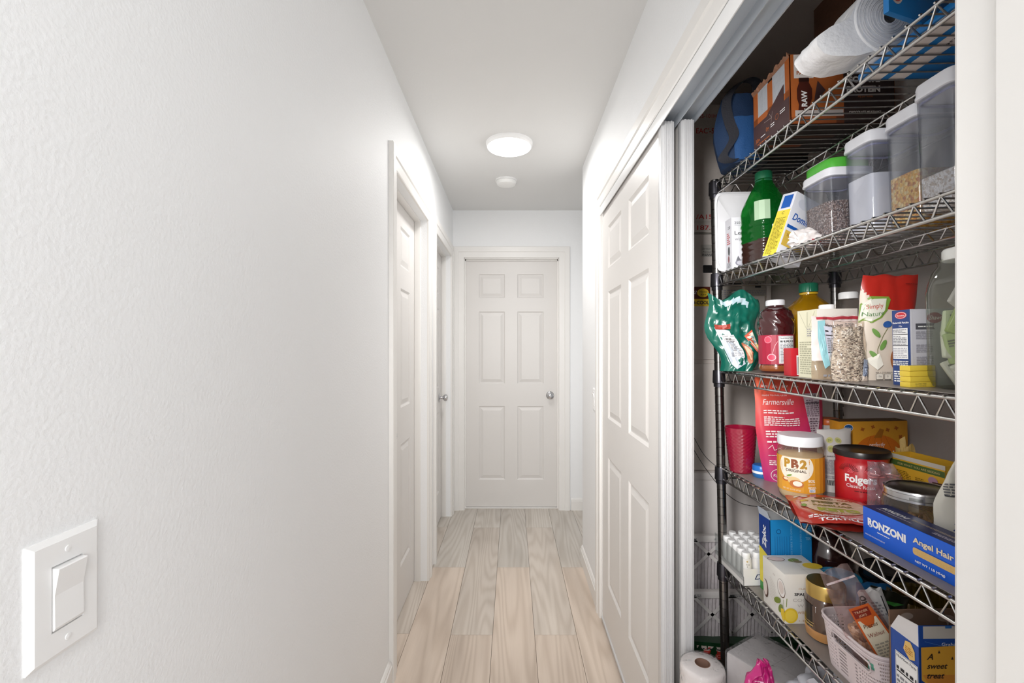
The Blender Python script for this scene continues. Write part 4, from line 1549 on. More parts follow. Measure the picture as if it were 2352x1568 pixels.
pr = [(0.0, 0.002), (0.035, 0.0), (0.040, 0.006), (0.042, 0.012), (0.0405, 0.022), (0.0405, 0.098), (0.0425, 0.104)] + [(0.0425 - .0045 * (i / 16) ** 2, 0.110 + .003 * i) for i in range(17)] + [(0.030, 0.164), (0.022, 0.168), (0.019, 0.171), (0.019, 0.176)]
lathe('bottle_body', pr, BJ, o, seg=72, rib=dia)
lathe('amber_foot', [(0.0360, 0.002), (0.0405, 0.006), (0.0425, 0.012), (0.0408, 0.020)], M('#8a4a22', .15, coat=1), o, seg=48)
lathe('bottle_cap', [(0.0195, 0.173), (0.0225, 0.1735), (0.0225, 0.185), (0.0205, 0.188), (0.0, 0.188)], M('#dcdce0', .35), o, seg=60, rib=lambda t, z: 1 + .012 * math.sin(t * 30))
PK = M('#a01c38', .4)
a = Art(base=.0008)
a.rect(-0.075, 0.022, 0.15, 0.075, PK)
a.ell(-0.024, 0.085, 0.009, 0.009, M('#e88090', .4)).ell(-0.024, 0.085, 0.007, 0.007, M('#d84a60', .4)).ell(-0.016, 0.040, 0.010, 0.009, M('#f0a8b0', .4)).ell(-0.016, 0.040, 0.008, 0.007, M('#d8405c', .4))
a.line([(-0.024, 0.094), (-0.014, 0.096)], .001, M('#e88090', .4)).line([(-0.014, 0.048), (-0.008, 0.070), (-0.002, 0.080)], .001, M('#f0a8b0', .4))
a.facts(0.000, 0.024, 0.040, 0.070, 9)
label_on(o, a, cylmap(.0405, -112))

o = item('oil_bottle', 'clear bottle of golden cooking oil with a green cap behind the juice', 'bottle', 1861, 1.255, 'C', 0)
OIL = M('#c4920e', .1, coat=1.0, var=.25, vscale=14)
_nt = OIL.node_tree
_b = _nt.nodes['Principled BSDF']
_b.inputs['Transmission Weight'].default_value = 0.55
_b.inputs['IOR'].default_value = 1.3
lathe('bottle_body', [(0.0, 0.0), (0.92, 0.0), (1.0, 0.01), (1.0, 0.10), (0.96, 0.115), (1.0, 0.130), (0.97, 0.150), (0.80, 0.172), (0.55, 0.188), (0.36, 0.198), (0.31, 0.204), (0.31, 0.216)], OIL, o, seg=48, n=2.8, ax=.062, ay=.050, ang=25,
      rib=lambda t, z: 1 + (.02 * math.sin(t * 8) if .13 < z < .19 else 0))
lathe('bottle_cap', [(0.0215, 0.212), (0.0225, 0.213), (0.0225, 0.233), (0.020, 0.236), (0.0, 0.236)], M('#1d6b50', .35), o, seg=60, rib=lambda t, z: 1 + .02 * math.sin(t * 26))
lathe('neck_ring', [(0.0205, 0.205), (0.0225, 0.2055), (0.0225, 0.2105), (0.0205, 0.211)], M('#c8a020', .2, coat=1), o, seg=40)

o = item('red_packet', 'small red and white packet squeezed between the juice and the cream carton', 'packet', 1819, 1.075, 'C', 0)
cbox('packet_body', .020, .03, .064, M('#b8202c', .4), o, .001)
a = Art()
a.rect(0.012, 0.002, 0.008, 0.045, WHITE).bars(0.0125, 0.004, 0.006, 0.040, INK)
label_on(o, a, front(.02, .03))

CRM = M('#dcd9bf', .45)
o = item('cream_carton', 'cream coloured drink carton with a white screw cap', 'carton', 1857, 1.000, 'C', 2)
bw, bd, bh = .088, .062, .146
q = cbox('carton', bw, bd, bh, [M('#e0dcd4', .4)], o, .0012)
lathe('screw_cap', [(0.0145, bh), (0.015, bh + .001), (0.015, bh + .009), (0.013, bh + .011), (0, bh + .011)], WHITE, o, seg=40, cx=0.0, rib=lambda t, z: 1 + .02 * math.sin(t * 24))
a = Art()
a.rect(0, 0, bd, bh, CRM).line([(0.006, bh - .004), (0.030, bh - .042), (0.030, bh - .004)], .0008, M('#9c9a80', .5)).line([(0.056, bh - .004), (0.032, bh - .042), (0.034, bh - .004)], .0008, M('#9c9a80', .5))
a.rect(0.030, bh - .058, .018, .022, M('#a8a89c', .5)).rect(0.031, bh - .057, .016, .020, CRM).small(0.032, bh - .056, .014, .018, 4, GREYINK, 3)
a.small(0.006, 0.008, 0.046, 0.072, 15, M('#a5a48c', .5), 8)
label_on(o, a, leftf(bw, bd), 'side_print')
for c in o.children:
    c.data.transform(Matrix.Translation((bw / 2, 0, 0)))

PINKW = M('#e3d3cf', .4)
o = item('wrap_bag', 'white and pale blue food bag with a long nutrition label and red top stripe', 'bag', 1921, 0.955, 'C', 4)
b_, mp = pouch('bag_body', .130, lambda v: .108 - .006 * v, lambda v: .028 * (1 - .8 * v) + .002, [PINKW, clear('#efe8e0', 1.45, .08, .35, '#c8b49a')], o, nu=22, nv=30, crumple=.004, cs=40, seed=8,
               midx=lambda u, v, s: 1 if (v < .30 and u < -.05 - .0) or (v < .2) else 0)
a = Art(base=.0022, step=.0003)
a.rect(-0.044, 0.123, 0.090, 0.005, M('#b03844', .4))
a.poly([(-0.042, 0.120), (-0.028, 0.120), (-0.032, 0.09), (-0.028, 0.06), (-0.024, 0.030), (-0.034, 0.022), (-0.040, 0.05), (-0.044, 0.085)], M('#8fc0c8', .4))
a.text('Nutrition Facts', -0.028, 0.108, 0.008, INK, width=.038, shear=.2, bold=.02).small(0.014, 0.100, 0.030, 0.016, 4, GREYINK, 3)
a.poly([(-0.032, 0.108), (0.002, 0.104), (-0.0, 0.07), (0.012, 0.012), (-0.018, 0.006), (-0.028, 0.055)], M('#d4d4e4', .4))
a.rect(-0.030, 0.097, 0.022, 0.003, INK).rect(-0.030, 0.089, 0.015, 0.002, INK).rect(-0.028, 0.054, 0.034, 0.0022, INK)
a.small(-0.028, 0.058, 0.028, 0.028, 8, GREYINK, 5).small(-0.024, 0.014, 0.028, 0.038, 11, GREYINK, 6)
a.small(-0.040, 0.006, 0.012, 0.008, 1, GREYINK, 6)
label_on(o, a, mp)

o = item('wild_rice_bag', 'clear bag of mixed wild rice leaning on the white food bag', 'bag', 1950, 0.900, 'C', -4)
WR = grains('wild_rice', ['#d9c9b8', '#e8dccf', '#cbb8a6', '#6c5c54', '#e4d8ca', '#f0e8dc', '#a8968a', '#ddd0c0'], 240, .9, (1.0, 1.0, 2.4))
b_, mp = pouch('bag_contents', .105, lambda v: .060 + .006 * math.sin(v * 6), lambda v: .030 * (1 - .6 * v) + .002, WR, o, nu=20, nv=30, crumple=.004, cs=40, seed=12)
b_, mp = pouch('clear_film', .116, lambda v: .064 + .004 * math.sin(v * 5), lambda v: .034 * (1 - .7 * v) + .003, clear('#fbf8f4', 1.5, .06, .06, '#e8dcd0', bump=.8), o, nu=20, nv=30, crumple=.004, cs=44, seed=12)
a = Art(base=.0012, step=.00030)
a.poly([(0.012, 0.002), (0.026, 0.004), (0.030, 0.040), (0.020, 0.042)], M('#9aa4b8', .5)).small(0.018, 0.008, 0.010, 0.026, 9, M('#4a5470', .5), 3)
a.poly([(0.010, -0.000), (0.026, 0.000), (0.024, 0.010), (0.014, 0.012)], M('#dccdc0', .5))
label_on(o, a, mp)

o = item('spice_jar', 'small ribbed clear jar with a white lid behind the bags', 'jar', 1952, 1.135, 'C', 0)
lathe('jar_body', [(0.03, 0.0), (0.034, 0.004), (0.0345, 0.135), (0.034, 0.150), (0.029, 0.166), (0.020, 0.177), (0.0185, 0.182)], clear('#e8e6e4', 1.5, .04, .06, '#a89a90'), o, seg=72, rib=lambda t, z: 1 + (.02 * math.sin(t * 22) if .10 < z < .15 else 0))
lathe('jar_lid', [(0.0185, 0.180), (0.0205, 0.181), (0.0205, 0.194), (0.0185, 0.197), (0, 0.197)], WHITE, o, seg=48)

RD = M('#b5261c', .4, coat=.3)
BE = M('#dccfc0', .45)
o = item('organic_flour_bag', 'tall beige and red stand-up bag with a leaf emblem and a plant drawing', 'bag', 2028, 0.918, 'C', -3)


def w2(v):
    return .118 - .016 * v + .004 * math.sin(v * 9)


def bend2(p):
    return Vector((p.x + 0.012 * (p.z / .21) ** 2, p.y - .01 * (p.z / .21), p.z + (-0.002 * p.x * 10 * (p.z / .21))))


b_, mp = pouch('bag_body', .205, w2, lambda v: .050 * (1 - v) ** .6 + .003, [BE, RD], o, nu=24, nv=36, crumple=.002, cs=20, seed=5, bend=bend2,
               midx=lambda u, v, s: 1 if v > (.66 if u > -.2 else .66 + .25 * (-.2 - u)) else 0)
a = Art(base=.0012, step=.00030)
LG = M('#7a9a3c', .45)
a.poly([(-0.056, 0.112), (-0.054, 0.150), (-0.040, 0.162), (-0.008, 0.162), (-0.004, 0.156), (-0.010, 0.134), (-0.020, 0.120), (-0.036, 0.112)], LG)
a.poly([(-0.055, 0.115), (-0.052, 0.148), (-0.040, 0.157), (-0.012, 0.158), (-0.015, 0.134), (-0.024, 0.122), (-0.038, 0.115)], M('#dedcd0', .45))
a.text('Simply', -0.046, 0.139, 0.012, M('#b8442c', .5), width=.028, rot=.03).text('Nature', -0.051, 0.125, 0.012, M('#4a7a3c', .5), width=.034, rot=.02)
a.line([(-0.028, 0.030), (-0.028, 0.060), (-0.018, 0.085), (-0.010, 0.100)], .0012, M('#8a8a60', .5))
for (lx, ly, lr) in ((-0.030, 0.092, 2.2), (-0.018, 0.068, 1.1), (-0.034, 0.048, 2.2)):
    a.ell(lx, ly, 0.011, 0.0042, M('#6f9a4c', .5), rot=lr)
a.ell(-0.011, 0.107, 0.008, 0.006, M('#2b5aa0', .5)).ell(0.004, 0.040, 0.011, 0.020, M('#a8683c', .5)).ell(0.008, 0.042, 0.010, 0.018, BE).poly([(-0.05, 0.040), (-0.026, 0.052), (-0.020, 0.030), (-0.030, 0.020)], M('#f0ece0', .5))
a.text('PER 1 CUP SERVING', -0.034, 0.0145, 0.0030, INK, width=.034)
for i in range(3):
    a.rect(-0.034 + .014 * i, 0.002, .012, .011, INK).rect(-0.0335 + .014 * i, 0.0025, .011, .010, M('#e4dcd0', .5)).text(['170', '5', '2'][i], -0.028 + .014 * i, 0.006, .005, INK, align='c')
a.small(0.02, 0.186, 0.024, 0.003, 1, M('#7a1410', .5), 2)
label_on(o, a, mp)

NB = M('#23407c', .4)
LV2 = M('#c4c3cc', .4)
o = item('pancake_mix_box', 'navy and white carton of pancake mix with a red oval emblem', 'box', 2073, 0.786, 'C', 0)
bw, bd, bh = .085, .036, .128
cbox('carton', bw, bd, bh, LV2, o, .0008)
a = Art()
a.rect(0, 0, bd, bh, NB).ell(bd / 2, bh - .009, .012, .0062, RED).ell(bd / 2, bh - .009, .011, .0052, WHITE).ell(bd / 2, bh - .009, .0102, .0045, RED).text('Shawnee', bd / 2, bh - .011, .005, WHITE, width=.016, align='c')
a.text('Buttermilk Pancake', bd / 2, bh - .023, .0045, WHITE, width=.032, align='c', bold=.02).text('Mix', bd / 2, bh - .029, .0045, WHITE, align='c')
a.rect(.002, .045, bd - .006, .052, WHITE).rect(.002, .086, bd - .006, .0012, INK).rect(.002, .067, bd - .006, .0012, INK).small(.003, .069, bd - .009, .016, 6, GREYINK, 4).small(.003, .047, bd - .009, .018, 6, M('#b0b0b8', .5), 6).small(.003, .089, bd - .009, .007, 3, GREYINK, 7)
a.small(.002, .034, bd - .005, .009, 3, WHITE, 9).small(.004, .006, bd - .010, .020, 5, WHITE, 10)
label_on(o, a, leftf(bw, bd), 'side_print')
a = Art()
a.rect(0, 0, .002, bh, M('#dcdce4', .4)).ell(.040, bh - .015, .013, .009, M('#8a2028', .4)).text('Shawnee', .031, bh - .018, .010, WHITE, width=.03, shear=.3)
a.poly([(.008, bh - .034), (.040, bh - .034), (.037, bh - .029), (.040, bh - .024), (.008, bh - .024)], M('#55555c', .5)).small(.012, bh - .030, .024, .003, 1, WHITE, 2)
for i, yy in enumerate((.078, .056, .036, .018)):
    a.small(.008, yy, .028, .014, 5, M('#9a98a4', .5), 20 + i)
label_on(o, a, front(bw, bd), 'front_print')
for c in o.children:
    c.data.transform(Matrix.Translation((bw / 2, 0, 0)))

YB = M('#e6c948', .45)
_src = None
for i in range(4):
    wherel = ['bottom', 'second', 'third', 'topmost'][i]
    o = item('yellow_box', '%s flat yellow packet of the small stack before the pancake mix' % wherel + ('' if i else ', resting on the shelf'), 'box', 2108, 0.757, 'C', [0, 1.5, -1, .5][i], 'stacked flat yellow packets', lift=.0088 * i)
    if _src is None:
        q = cbox('packet_body', .042, .020, .0084, YB, o, .0008)
        _src = q.data
    else:
        q = bpy.data.objects.new('packet_body', _src)
        C.objects.link(q)
        q.parent = o
    if i == 0:
        a = Art()
        a.text('GLUTEN FREE', .008, .0045, .0025, INK, width=.018).text('ALL NATURAL', .008, .0015, .0022, INK, width=.018)
        label_on(o, a, front(.042, .02))

o = item('mason_jar', 'large clear glass jar with a white lid, packed with green and white tea packets', 'jar', 2252, 0.695, 'C', 0)
GL = clear('#e0e4dc', 1.5, .02, .05, '#b0aca4', bump=.1)
lathe('jar_body', [(0.75, 0.0), (0.90, 0.004), (0.99, 0.020), (1.0, 0.035), (1.0, 0.150), (0.97, 0.160), (0.88, 0.180), (0.76, 0.190), (0.74, 0.200)], GL, o, seg=56, n=4.0, ax=.050, ay=.050, ang=60)
lathe('jar_lid', [(0.76, 0.197), (0.80, 0.198), (0.80, 0.212), (0.76, 0.215), (0.0, 0.215)], M('#dcdcd8', .35), o, seg=72, ax=.050, ay=.050, rib=lambda t, z: 1 + .01 * math.sin(t * 36))
rr = random.Random(6)
cols = ['#e8e6da', '#dfe6cc', '#cfd6c0', '#b8c890', '#e4e0dc', '#f0eee6', '#a8bc6c', '#d8d0d4']
for i in range(16):
    r_ = o
    w_, h_ = rr.uniform(.044, .054), rr.uniform(.035, .05)
    bm = bmesh.new()
    addbox(bm, -w_ / 2, w_ / 2, -.004, .004, -h_ / 2, h_ / 2, bev=.003)
    for v in bm.verts:
        v.co.y += .004 * noise.noise(v.co * 60 + Vector((i, 0, 0)))
    p = frombm('tea_packet', bm, [M(rr.choice(cols), .35, coat=.3), ], o, smooth=True, ang=60)
    ring_ = -.024 + .0125 * (i % 4)
    p.location = (rr.uniform(-.024, -.002), ring_ * .9, .030 + .115 * (i // 4) / 3.2)
    p.rotation_euler = (rr.uniform(-.35, .35), rr.uniform(-.6, .6), rr.uniform(-.6, .3))
    a = Art()
    a.poly([(-.018, -.012), (.006, -.014), (.020, .004), (.002, .012)], M(rr.choice(['#8aa84a', '#b8c878', '#5f7a34']), .4)).small(-.02, .004, .036, .012, 3, M('#787a6c', .5), i)
    q = a.build('printed_label', p, fmap((0, -.0055, 0), (1, 0, 0), (0, 0, 1), (0, -1, 0)))

# ------------------------------------------------ fourth shelf (D)
o = item('tumbler', 'ruby red plastic tumbler with a pebbled surface', 'cup', 1703, 1.325, 'D', 0)
RB = M('#8a1230', .12, coat=1.0, var=.1)


def pebb(t, z):
    return 1 + .022 * math.sin(t * 17) * math.sin(z * 640) if z < .118 else 1.0


pr = [(0.0, .003), (.030, 0.0), (.032, .004)] + [(.032 + .0095 * (i / 45), .006 + .0025 * i) for i in range(46)] + [(.0425, .128), (.0405, .128)] + [(.031, .010), (0, .010)]
lathe('cup_body', pr, RB, o, seg=100, rib=pebb, ang=80)

o = item('cream_jar', 'small pale jar lid showing between the post and the red tumbler', 'jar', 1666, 1.365, 'D', 0, u=0.650)
lathe('jar_body', [(0, 0), (.014, 0), (.015, .004), (.015, .020), (.013, .022)], M('#c8bcb8', .4), o, seg=32)
lathe('jar_lid', [(.0155, .020), (.0158, .021), (.0158, .030), (.014, .032), (0, .032)], M('#dcd4d0', .4), o, seg=32)

o = item('blue_cap_jar', 'small jar with a bright blue lid and white ring beside the tumbler', 'jar', 1749, 1.270, 'D', 0)
lathe('jar_body', [(0, 0), (.020, 0), (.022, .004), (.022, .012)], M('#2a68a8', .3), o, seg=40)
lathe('jar_lid', [(.022, .011), (.023, .012), (.023, .018)], WHITE, o, seg=40)
lathe('blue_lid', [(.0225, .018), (.0225, .030), (.020, .033), (0, .033)], M('#1c6cc0', .3), o, seg=40)

o = item('protein_pouch', 'tall pink and orange stand-up pouch printed with white lettering', 'pouch', 1815, 1.235, 'D', -2)
HP = bpy.data.materials.new('orange_to_pink_film')
HP.use_nodes = True
_nt = HP.node_tree
_tc = _nt.nodes.new('ShaderNodeTexCoord')
_se = _nt.nodes.new('ShaderNodeSeparateXYZ')
_ad = _nt.nodes.new('ShaderNodeMath'); _ad.operation = 'MULTIPLY_ADD'; _ad.inputs[1].default_value = -0.55
_cr = _nt.nodes.new('ShaderNodeValToRGB')
_cr.color_ramp.elements[0].position = 0.02; _cr.color_ramp.elements[0].color = (*lin('#b02c74'), 1)
_cr.color_ramp.elements[1].position = 0.30; _cr.color_ramp.elements[1].color = (*lin('#d85a38'), 1)
_e = _cr.color_ramp.elements.new(0.16); _e.color = (*lin('#bf2f50'), 1)
_nt.links.new(_tc.outputs['Object'], _se.inputs[0])
_nt.links.new(_se.outputs[0], _ad.inputs[0]); _nt.links.new(_se.outputs[2], _ad.inputs[2])
_nt.links.new(_ad.outputs[0], _cr.inputs[0])
_nt.links.new(_cr.outputs[0], _nt.nodes['Principled BSDF'].inputs['Base Color'])
_nt.nodes['Principled BSDF'].inputs['Roughness'].default_value = .35


def w3(v):
    return .135 + .042 * min(1, v / .5) ** .8 - (.012 * max(0, (v - .93) / .07) ** 2)


b_, mp = pouch('pouch_body', .285, w3, lambda v: .055 * (1 - v) ** .7 + .003, HP, o, nu=26, nv=40, crumple=.0025, cs=14, seed=2)
a = Art(base=.0012, step=.00030)
OW = M('#e8d8d8', .4)
for i in range(4):
    a.ell(-.066 + .026 * i, .252, .0095, .0095, M('#c04c38', .4)).small(-.073 + .026 * i, .249, .014, .006, 2, OW, i)
a.text('MADE TO FUEL US IN', -.074, .226, .0055, OW, width=.062).text('Farmersville', -.074, .203, .022, OW, width=.078, shear=.3)
a.small(-.072, .180, .080, .012, 2, OW, 3).small(-.072, .148, .088, .026, 5, OW, 4).small(-.070, .118, .088, .020, 3, OW, 5).small(-.068, .104, .088, .008, 1, OW, 6)
a.line([(-.066, .088), (-.056, .098), (-.052, .084), (-.040, .090), (-.030, .084), (-.022, .092)], .0012, OW).line([(-.012, .080), (-.004, .098)], .0012, OW)
a.small(-.066, .070, .07, .003, 1, OW, 8).small(-.064, .046, .07, .014, 3, OW, 9)
a.ring(-.046, .020, .016, .016, .0012, OW).text('Ripple', -.046, .016, .011, OW, width=.022, align='c', shear=.2)
for i in range(3):
    a.ring(-.020, .012 + .011 * i, .003, .004, .001, OW)
a.poly([(.026, .232), (.072, .232), (.068, .200), (.068, .170), (.062, .130), (.042, .130), (.034, .180)], M('#b8a8b0', .4))
a.text('Nutrition Facts', .029, .222, .007, INK, width=.040, bold=.02).rect(.031, .205, .037, .0018, INK).small(.034, .172, .032, .045, 9, M('#6a5560', .5), 4).rect(.037, .157, .029, .0015, INK).small(.040, .134, .022, .036, 6, M('#6a5560', .5), 5)
a.rect(.044, .116, .018, .008, M('#b8a8b0', .4)).text('Nutrition', .045, .118, .005, INK, width=.015)
label_on(o, a, mp)

o = item('peanut_powder_jar', 'clear jar of peanut powder with a white screw lid and orange label', 'jar', 1840, 1.095, 'D', 0)
PR_ = .0475
pr = [(0.0, .003), (.040, 0.0), (.045, .006), (PR_, .016), (PR_, .110), (.0465, .118), (.043, .126), (.0425, .132)]
lathe('jar_body', pr, clear('#f6f2ea', 1.48, .05, .10, '#cbbfae'), o, seg=64)
lathe('contents', [(0.0, .005), (.040, .004), (.0445, .010), (.0463, .020), (.0463, .103), (0, .108)], M('#d9c19a', .8, bump=.2, bscale=60, var=.05), o, seg=48)
lathe('jar_lid', [(.0445, .126), (.047, .127), (.047, .146), (.045, .149), (.0, .1495)], M('#e6e6ea', .35), o, seg=120, rib=lambda t, z: 1 + (.008 * math.sin(t * 60) if z < .147 else 0))
OR = M('#d8982c', .4)
a = Art(base=.0008)
a.rect(-.100, .022, .200, .080, OR)
a.poly([(-.010 + .036 * math.cos(2 * PI * k / 48), min(.1018, .081 + .035 * math.sin(2 * PI * k / 48))) for k in range(48)], M('#ece4d4', .4))
a.text('P', -.034, .079, .026, M('#b5872a', .4), width=.014, bold=.06).text('B', -.018, .079, .026, M('#8a4a2c', .4), width=.015, bold=.06).text('2', -.001, .079, .026, M('#b5872a', .4), width=.014, bold=.06).text('ORIGINAL', -.030, .069, .0085, M('#4a3428', .4), width=.042, bold=.02)
a.ell(-.030, .050, .009, .005, M('#b85a2c', .4)).ell(-.030, .051, .006, .003, M('#e8d4b0', .4)).ell(-.013, .049, .013, .009, M('#e0c490', .4)).ell(-.008, .042, .014, .009, M('#c07038', .4)).ell(-.006, .043, .009, .006, M('#f0e8d8', .4)).ell(-.022, .060, .006, .002, M('#7a9a3c', .4), rot=.4)
a.text('90%', .014, .048, .009, M('#f0e4cc', .4), width=.014, bold=.03).text('LESS FAT', .014, .042, .004, M('#f0e4cc', .4), width=.014).small(.014, .034, .016, .006, 2, M('#f0e4cc', .4), 2).rect(.016, .026, .012, .007, WHITE).small(.017, .027, .010, .005, 2, M('#5a7aa0', .4), 2).text('NET WT 16 OZ (453g)', -.036, .027, .005, M('#f0e4cc', .4), width=.036)
label_on(o, a, cylmap(PR_, -122))

o = item('white_pouch', 'white stand-up pouch with green seals and a barcode behind the powder jar', 'pouch', 1918, 1.145, 'D', 0)
b_, mp = pouch('pouch_body', .150, lambda v: .082 + .004 * v, lambda v: .045 * (1 - v) ** .6 + .003, M('#cfcbc8', .4, var=.03), o, crumple=.002, cs=16, seed=4)
a = Art(base=.0012, step=.00030)
for i in range(2):
    for j in range(2):
        a.ell(-.018 + .020 * i, .125 - .022 * j, .008, .008, M('#c4c080', .45)).small(-.022 + .020 * i, .122 - .022 * j, .008, .007, 3, M('#7a8a3c', .5), i + j)
a.text('A SIMPLE INGREDIENT', -.034, .086, .0035, INK, width=.045).small(-.034, .045, .050, .036, 12, M('#9c98a0', .5), 3)
a.bars(-.032, .018, .020, .012, INK).small(-.034, .034, .05, .008, 2, M('#9c98a0', .5), 5).poly([(.010, .016), (.018, .018), (.016, .032)], M('#6a4a34', .5))
label_on(o, a, mp)

o = item('orange_lid_can', 'canister with a flat orange lid at the back behind the white pouch', 'canister', 1905, 1.275, 'D', 0)
lathe('can_body', [(0, 0), (.026, 0), (.026, .142)], M('#b8b4b0', .35), o, seg=40)
lathe('can_lid', [(.027, .140), (.0275, .142), (.0275, .152), (.025, .156), (0, .156)], M('#d0662a', .35), o, seg=40)

o = item('pumpkin_mix_box', 'yellow carton with an orange pumpkin picture at the back of the shelf', 'box', 1996, 1.205, 'D', -2)
bw, bd, bh = .170, .040, .160
q = cbox('carton', bw, bd, bh, M('#d9992c', .4, var=.05), o, .001)
boxes('top_flap', [(-bw / 2, bw / 2, -bd / 2 + .002, bd / 2, bh, bh + .0012)], M('#6a4a24', .6), o)
a = Art()
a.ell(.022, bh - .016, .0115, .0095, WHITE).ell(.022, bh - .016, .0105, .0085, M('#1c5a9c', .4)).text('Pillsbury', .022, bh - .018, .005, WHITE, width=.018, align='c')
a.ell(.095, .070, .062, .055, M('#d0701c', .4), n=40)
for dx in (-.034, -.012, .012, .034):
    a.line([(.095 + dx * .5, .123), (.095 + dx * 1.2, .07), (.095 + dx * .5, .02)], .0009, M('#b05a14', .4))
a.poly([(.084, .118), (.100, .142), (.110, .138), (.104, .118)], M('#a8681c', .4))
a.text('perfectly', .072, .096, .014, WHITE, width=.040, shear=.2).text('pumpkin', .062, .070, .022, WHITE, width=.082, shear=.2, bold=.02)
for (lx, ly, lr) in ((.056, .140, .4), (.082, .146, 1.2), (.140, .142, .2), (.150, .120, .9), (.118, .138, 2.0)):
    a.ell(lx, ly, .0055, .0022, M('#a85a1c', .4), rot=lr).ell(lx, ly, .0022, .0055, M('#a85a1c', .4), rot=lr)
label_on(o, a, front(bw, bd))

o = item('coffee_canister', 'red plastic coffee canister with a black lid and white lettering', 'canister', 1981, 1.035, 'D', 0)
CR = .0505
lathe('can_body', [(0, .001), (.046, 0), (.049, .003), (CR, .010), (CR, .092), (.0485, .096), (.0485, .104), (.0500, .108), (.0500, .115)], M('#bb1a24', .35, coat=.3), o, seg=64)
lathe('can_lid', [(.0505, .112), (.0530, .113), (.0530, .121), (.0515, .125), (.047, .1245), (.045, .1235), (0, .1235)], M('#1a1412', .3), o, seg=64)
a = Art(base=.0006)
a.text('Folgers', -.034, .060, .022, WHITE, width=.058, bold=.035).text('Classic Roast', -.031, .048, .011, WHITE, width=.052).small(-.016, .040, .026, .004, 1, M('#6a0a10', .4), 2)
for i in range(13):
    t = PI * (i + .5) / 13
    a.line([(-.006 + .012 * math.cos(t), .080 + .006 * math.sin(t)), (-.006 + .022 * math.cos(t), .080 + .016 * math.sin(t))], .0011, M('#e8707a', .4))
for cx_, cy2, fl in ((-.026, .084, 1), (.012, .012, 1), (.02, .09, 1)):
    for i in range(15):
        t = PI * (i + .5) / 15
        a.line([(cx_ + .008 * math.cos(t), cy2 + .008 * math.sin(t)), (cx_ + .018 * math.cos(t), cy2 + .016 * math.sin(t))], .0010, M('#5c0a10', .4))
label_on(o, a, cylmap(CR, -124))

o = item('torn_paper', 'torn crumpled piece of yellow and tan packaging standing beside the pumpkin carton', 'packaging', 2082, 1.075, 'D', 0)
blob('crumpled_sheet', .034, .05, .125, [M('#c9a860', .6, var=.3, vscale=80, bump=.4, bscale=80)], o, 4, .42, 2.4, 11)

o = item('taco_box', 'open yellow carton with a green printed band behind the squat glass jar', 'box', 2131, .968, 'D', -86)
bw, bd, bh = .125, .05, .118
TY = M('#e0b034', .4)
q = boxes('carton', [(-bw / 2, bw / 2, -bd / 2, -bd / 2 + .0015, 0, bh), (-bw / 2, bw / 2, bd / 2 - .0015, bd / 2, 0, bh), (-bw / 2, -bw / 2 + .0015, -bd / 2, bd / 2, 0, bh), (bw / 2 - .0015, bw / 2, -bd / 2, bd / 2, 0, bh), (-bw / 2, bw / 2, -bd / 2, bd / 2, 0, .0015)], TY, o)
a = Art()
a.rect(0, bh - .009, bw, .009, M('#c8c4b8', .5)).rect(.003, bh - .024, bw - .004, .012, M('#4c6a34', .4)).text('FOR WHAT YOU ARE SEEKING', .022, bh - .0205, .006, M('#d8c080', .4), width=.092)
a.small(.018, .045, .034, .042, 12, M('#8a6a14', .5), 3).small(.062, .045, .034, .036, 10, M('#8a6a14', .5), 4).ell(.100, .082, .010, .008, M('#b08aa0', .4)).poly([(.098, .080), (.125, .082), (.125, .050), (.112, .056)], M('#4a2c28', .4)).small(.015, .015, .09, .018, 5, M('#a88020', .5), 9).line([(.108, .070), (.108, .050)], .002, M('#b05a20', .4))
label_on(o, a, front(bw, bd))

ZB = clear('#f2f0f4', 1.5, .06, .16, '#d8c8d0', bump=.9)
o = item('zip_bag', 'crumpled clear zip bag with a pinkish seal beside the red coffee canister', 'bag', 2035, .948, 'D', 0)


def bend4(p):
    t = p.z / .12
    return Vector((p.x - .012 * t * t, p.y - .010 * math.sin(t * 3), p.z - .010 * p.x * 10 * t))


b_, mp = pouch('bag_film', .118, lambda v: .060 + .026 * math.sin(v * 3.0 + .5), lambda v: .034 * (1 - v) + .003, ZB, o, nu=26, nv=34, crumple=.010, cs=34, seed=21, bend=bend4)
a = Art(base=.0008)
a.rect(-.040, .088, .076, .0022, M('#b06a6a', .4)).rect(-.040, .094, .076, .0022, M('#c48a8a', .4))
label_on(o, a, mp, 'zip_seal')

o = item('squat_jar', 'squat clear glass jar with a silver screw band, half full of chickpeas and rings', 'jar', 2112, .858, 'D', 0)
JR = .053
lathe('jar_body', [(.040, 0.0), (.048, .002), (JR - .002, .008), (JR - .001, .066), (JR - .004, .074), (.0485, .078), (.0485, .084)], clear('#dcdedc', 1.5, .02, .07, '#b8b0a8'), o, seg=56, n=2.6, ang=60)
lathe('screw_band', [(.0515, .074), (.0535, .0745), (.0535, .0785), (.0520, .0795), (.0520, .088), (.0530, .089), (.0520, .0925), (.047, .0932), (.0465, .0925)], M('#c6c6c8', .22, metal=1), o, seg=72, rib=lambda t, z: 1 + (.004 * math.sin(t * 80) if z < .079 else 0), caps=False)
lathe('lid_disc', [(.0468, .0915), (.044, .0922), (.0, .0918)], M('#6a6254', .2, metal=1), o, seg=48)
bm = bmesh.new()
rr = random.Random(9)
for i in range(150):
    r_ = rr.uniform(0, .044) ** 1.0
    t = rr.uniform(0, 2 * PI)
    lay = i // 50
    bmesh.ops.create_icosphere(bm, subdivisions=2, radius=rr.uniform(.0042, .0052), matrix=Matrix.Translation((r_ * math.cos(t), r_ * math.sin(t), .008 + .009 * lay + rr.uniform(0, .004))))
q = frombm('chickpeas', bm, M('#c89a66', .5, var=.15, vscale=100), o, smooth=True)
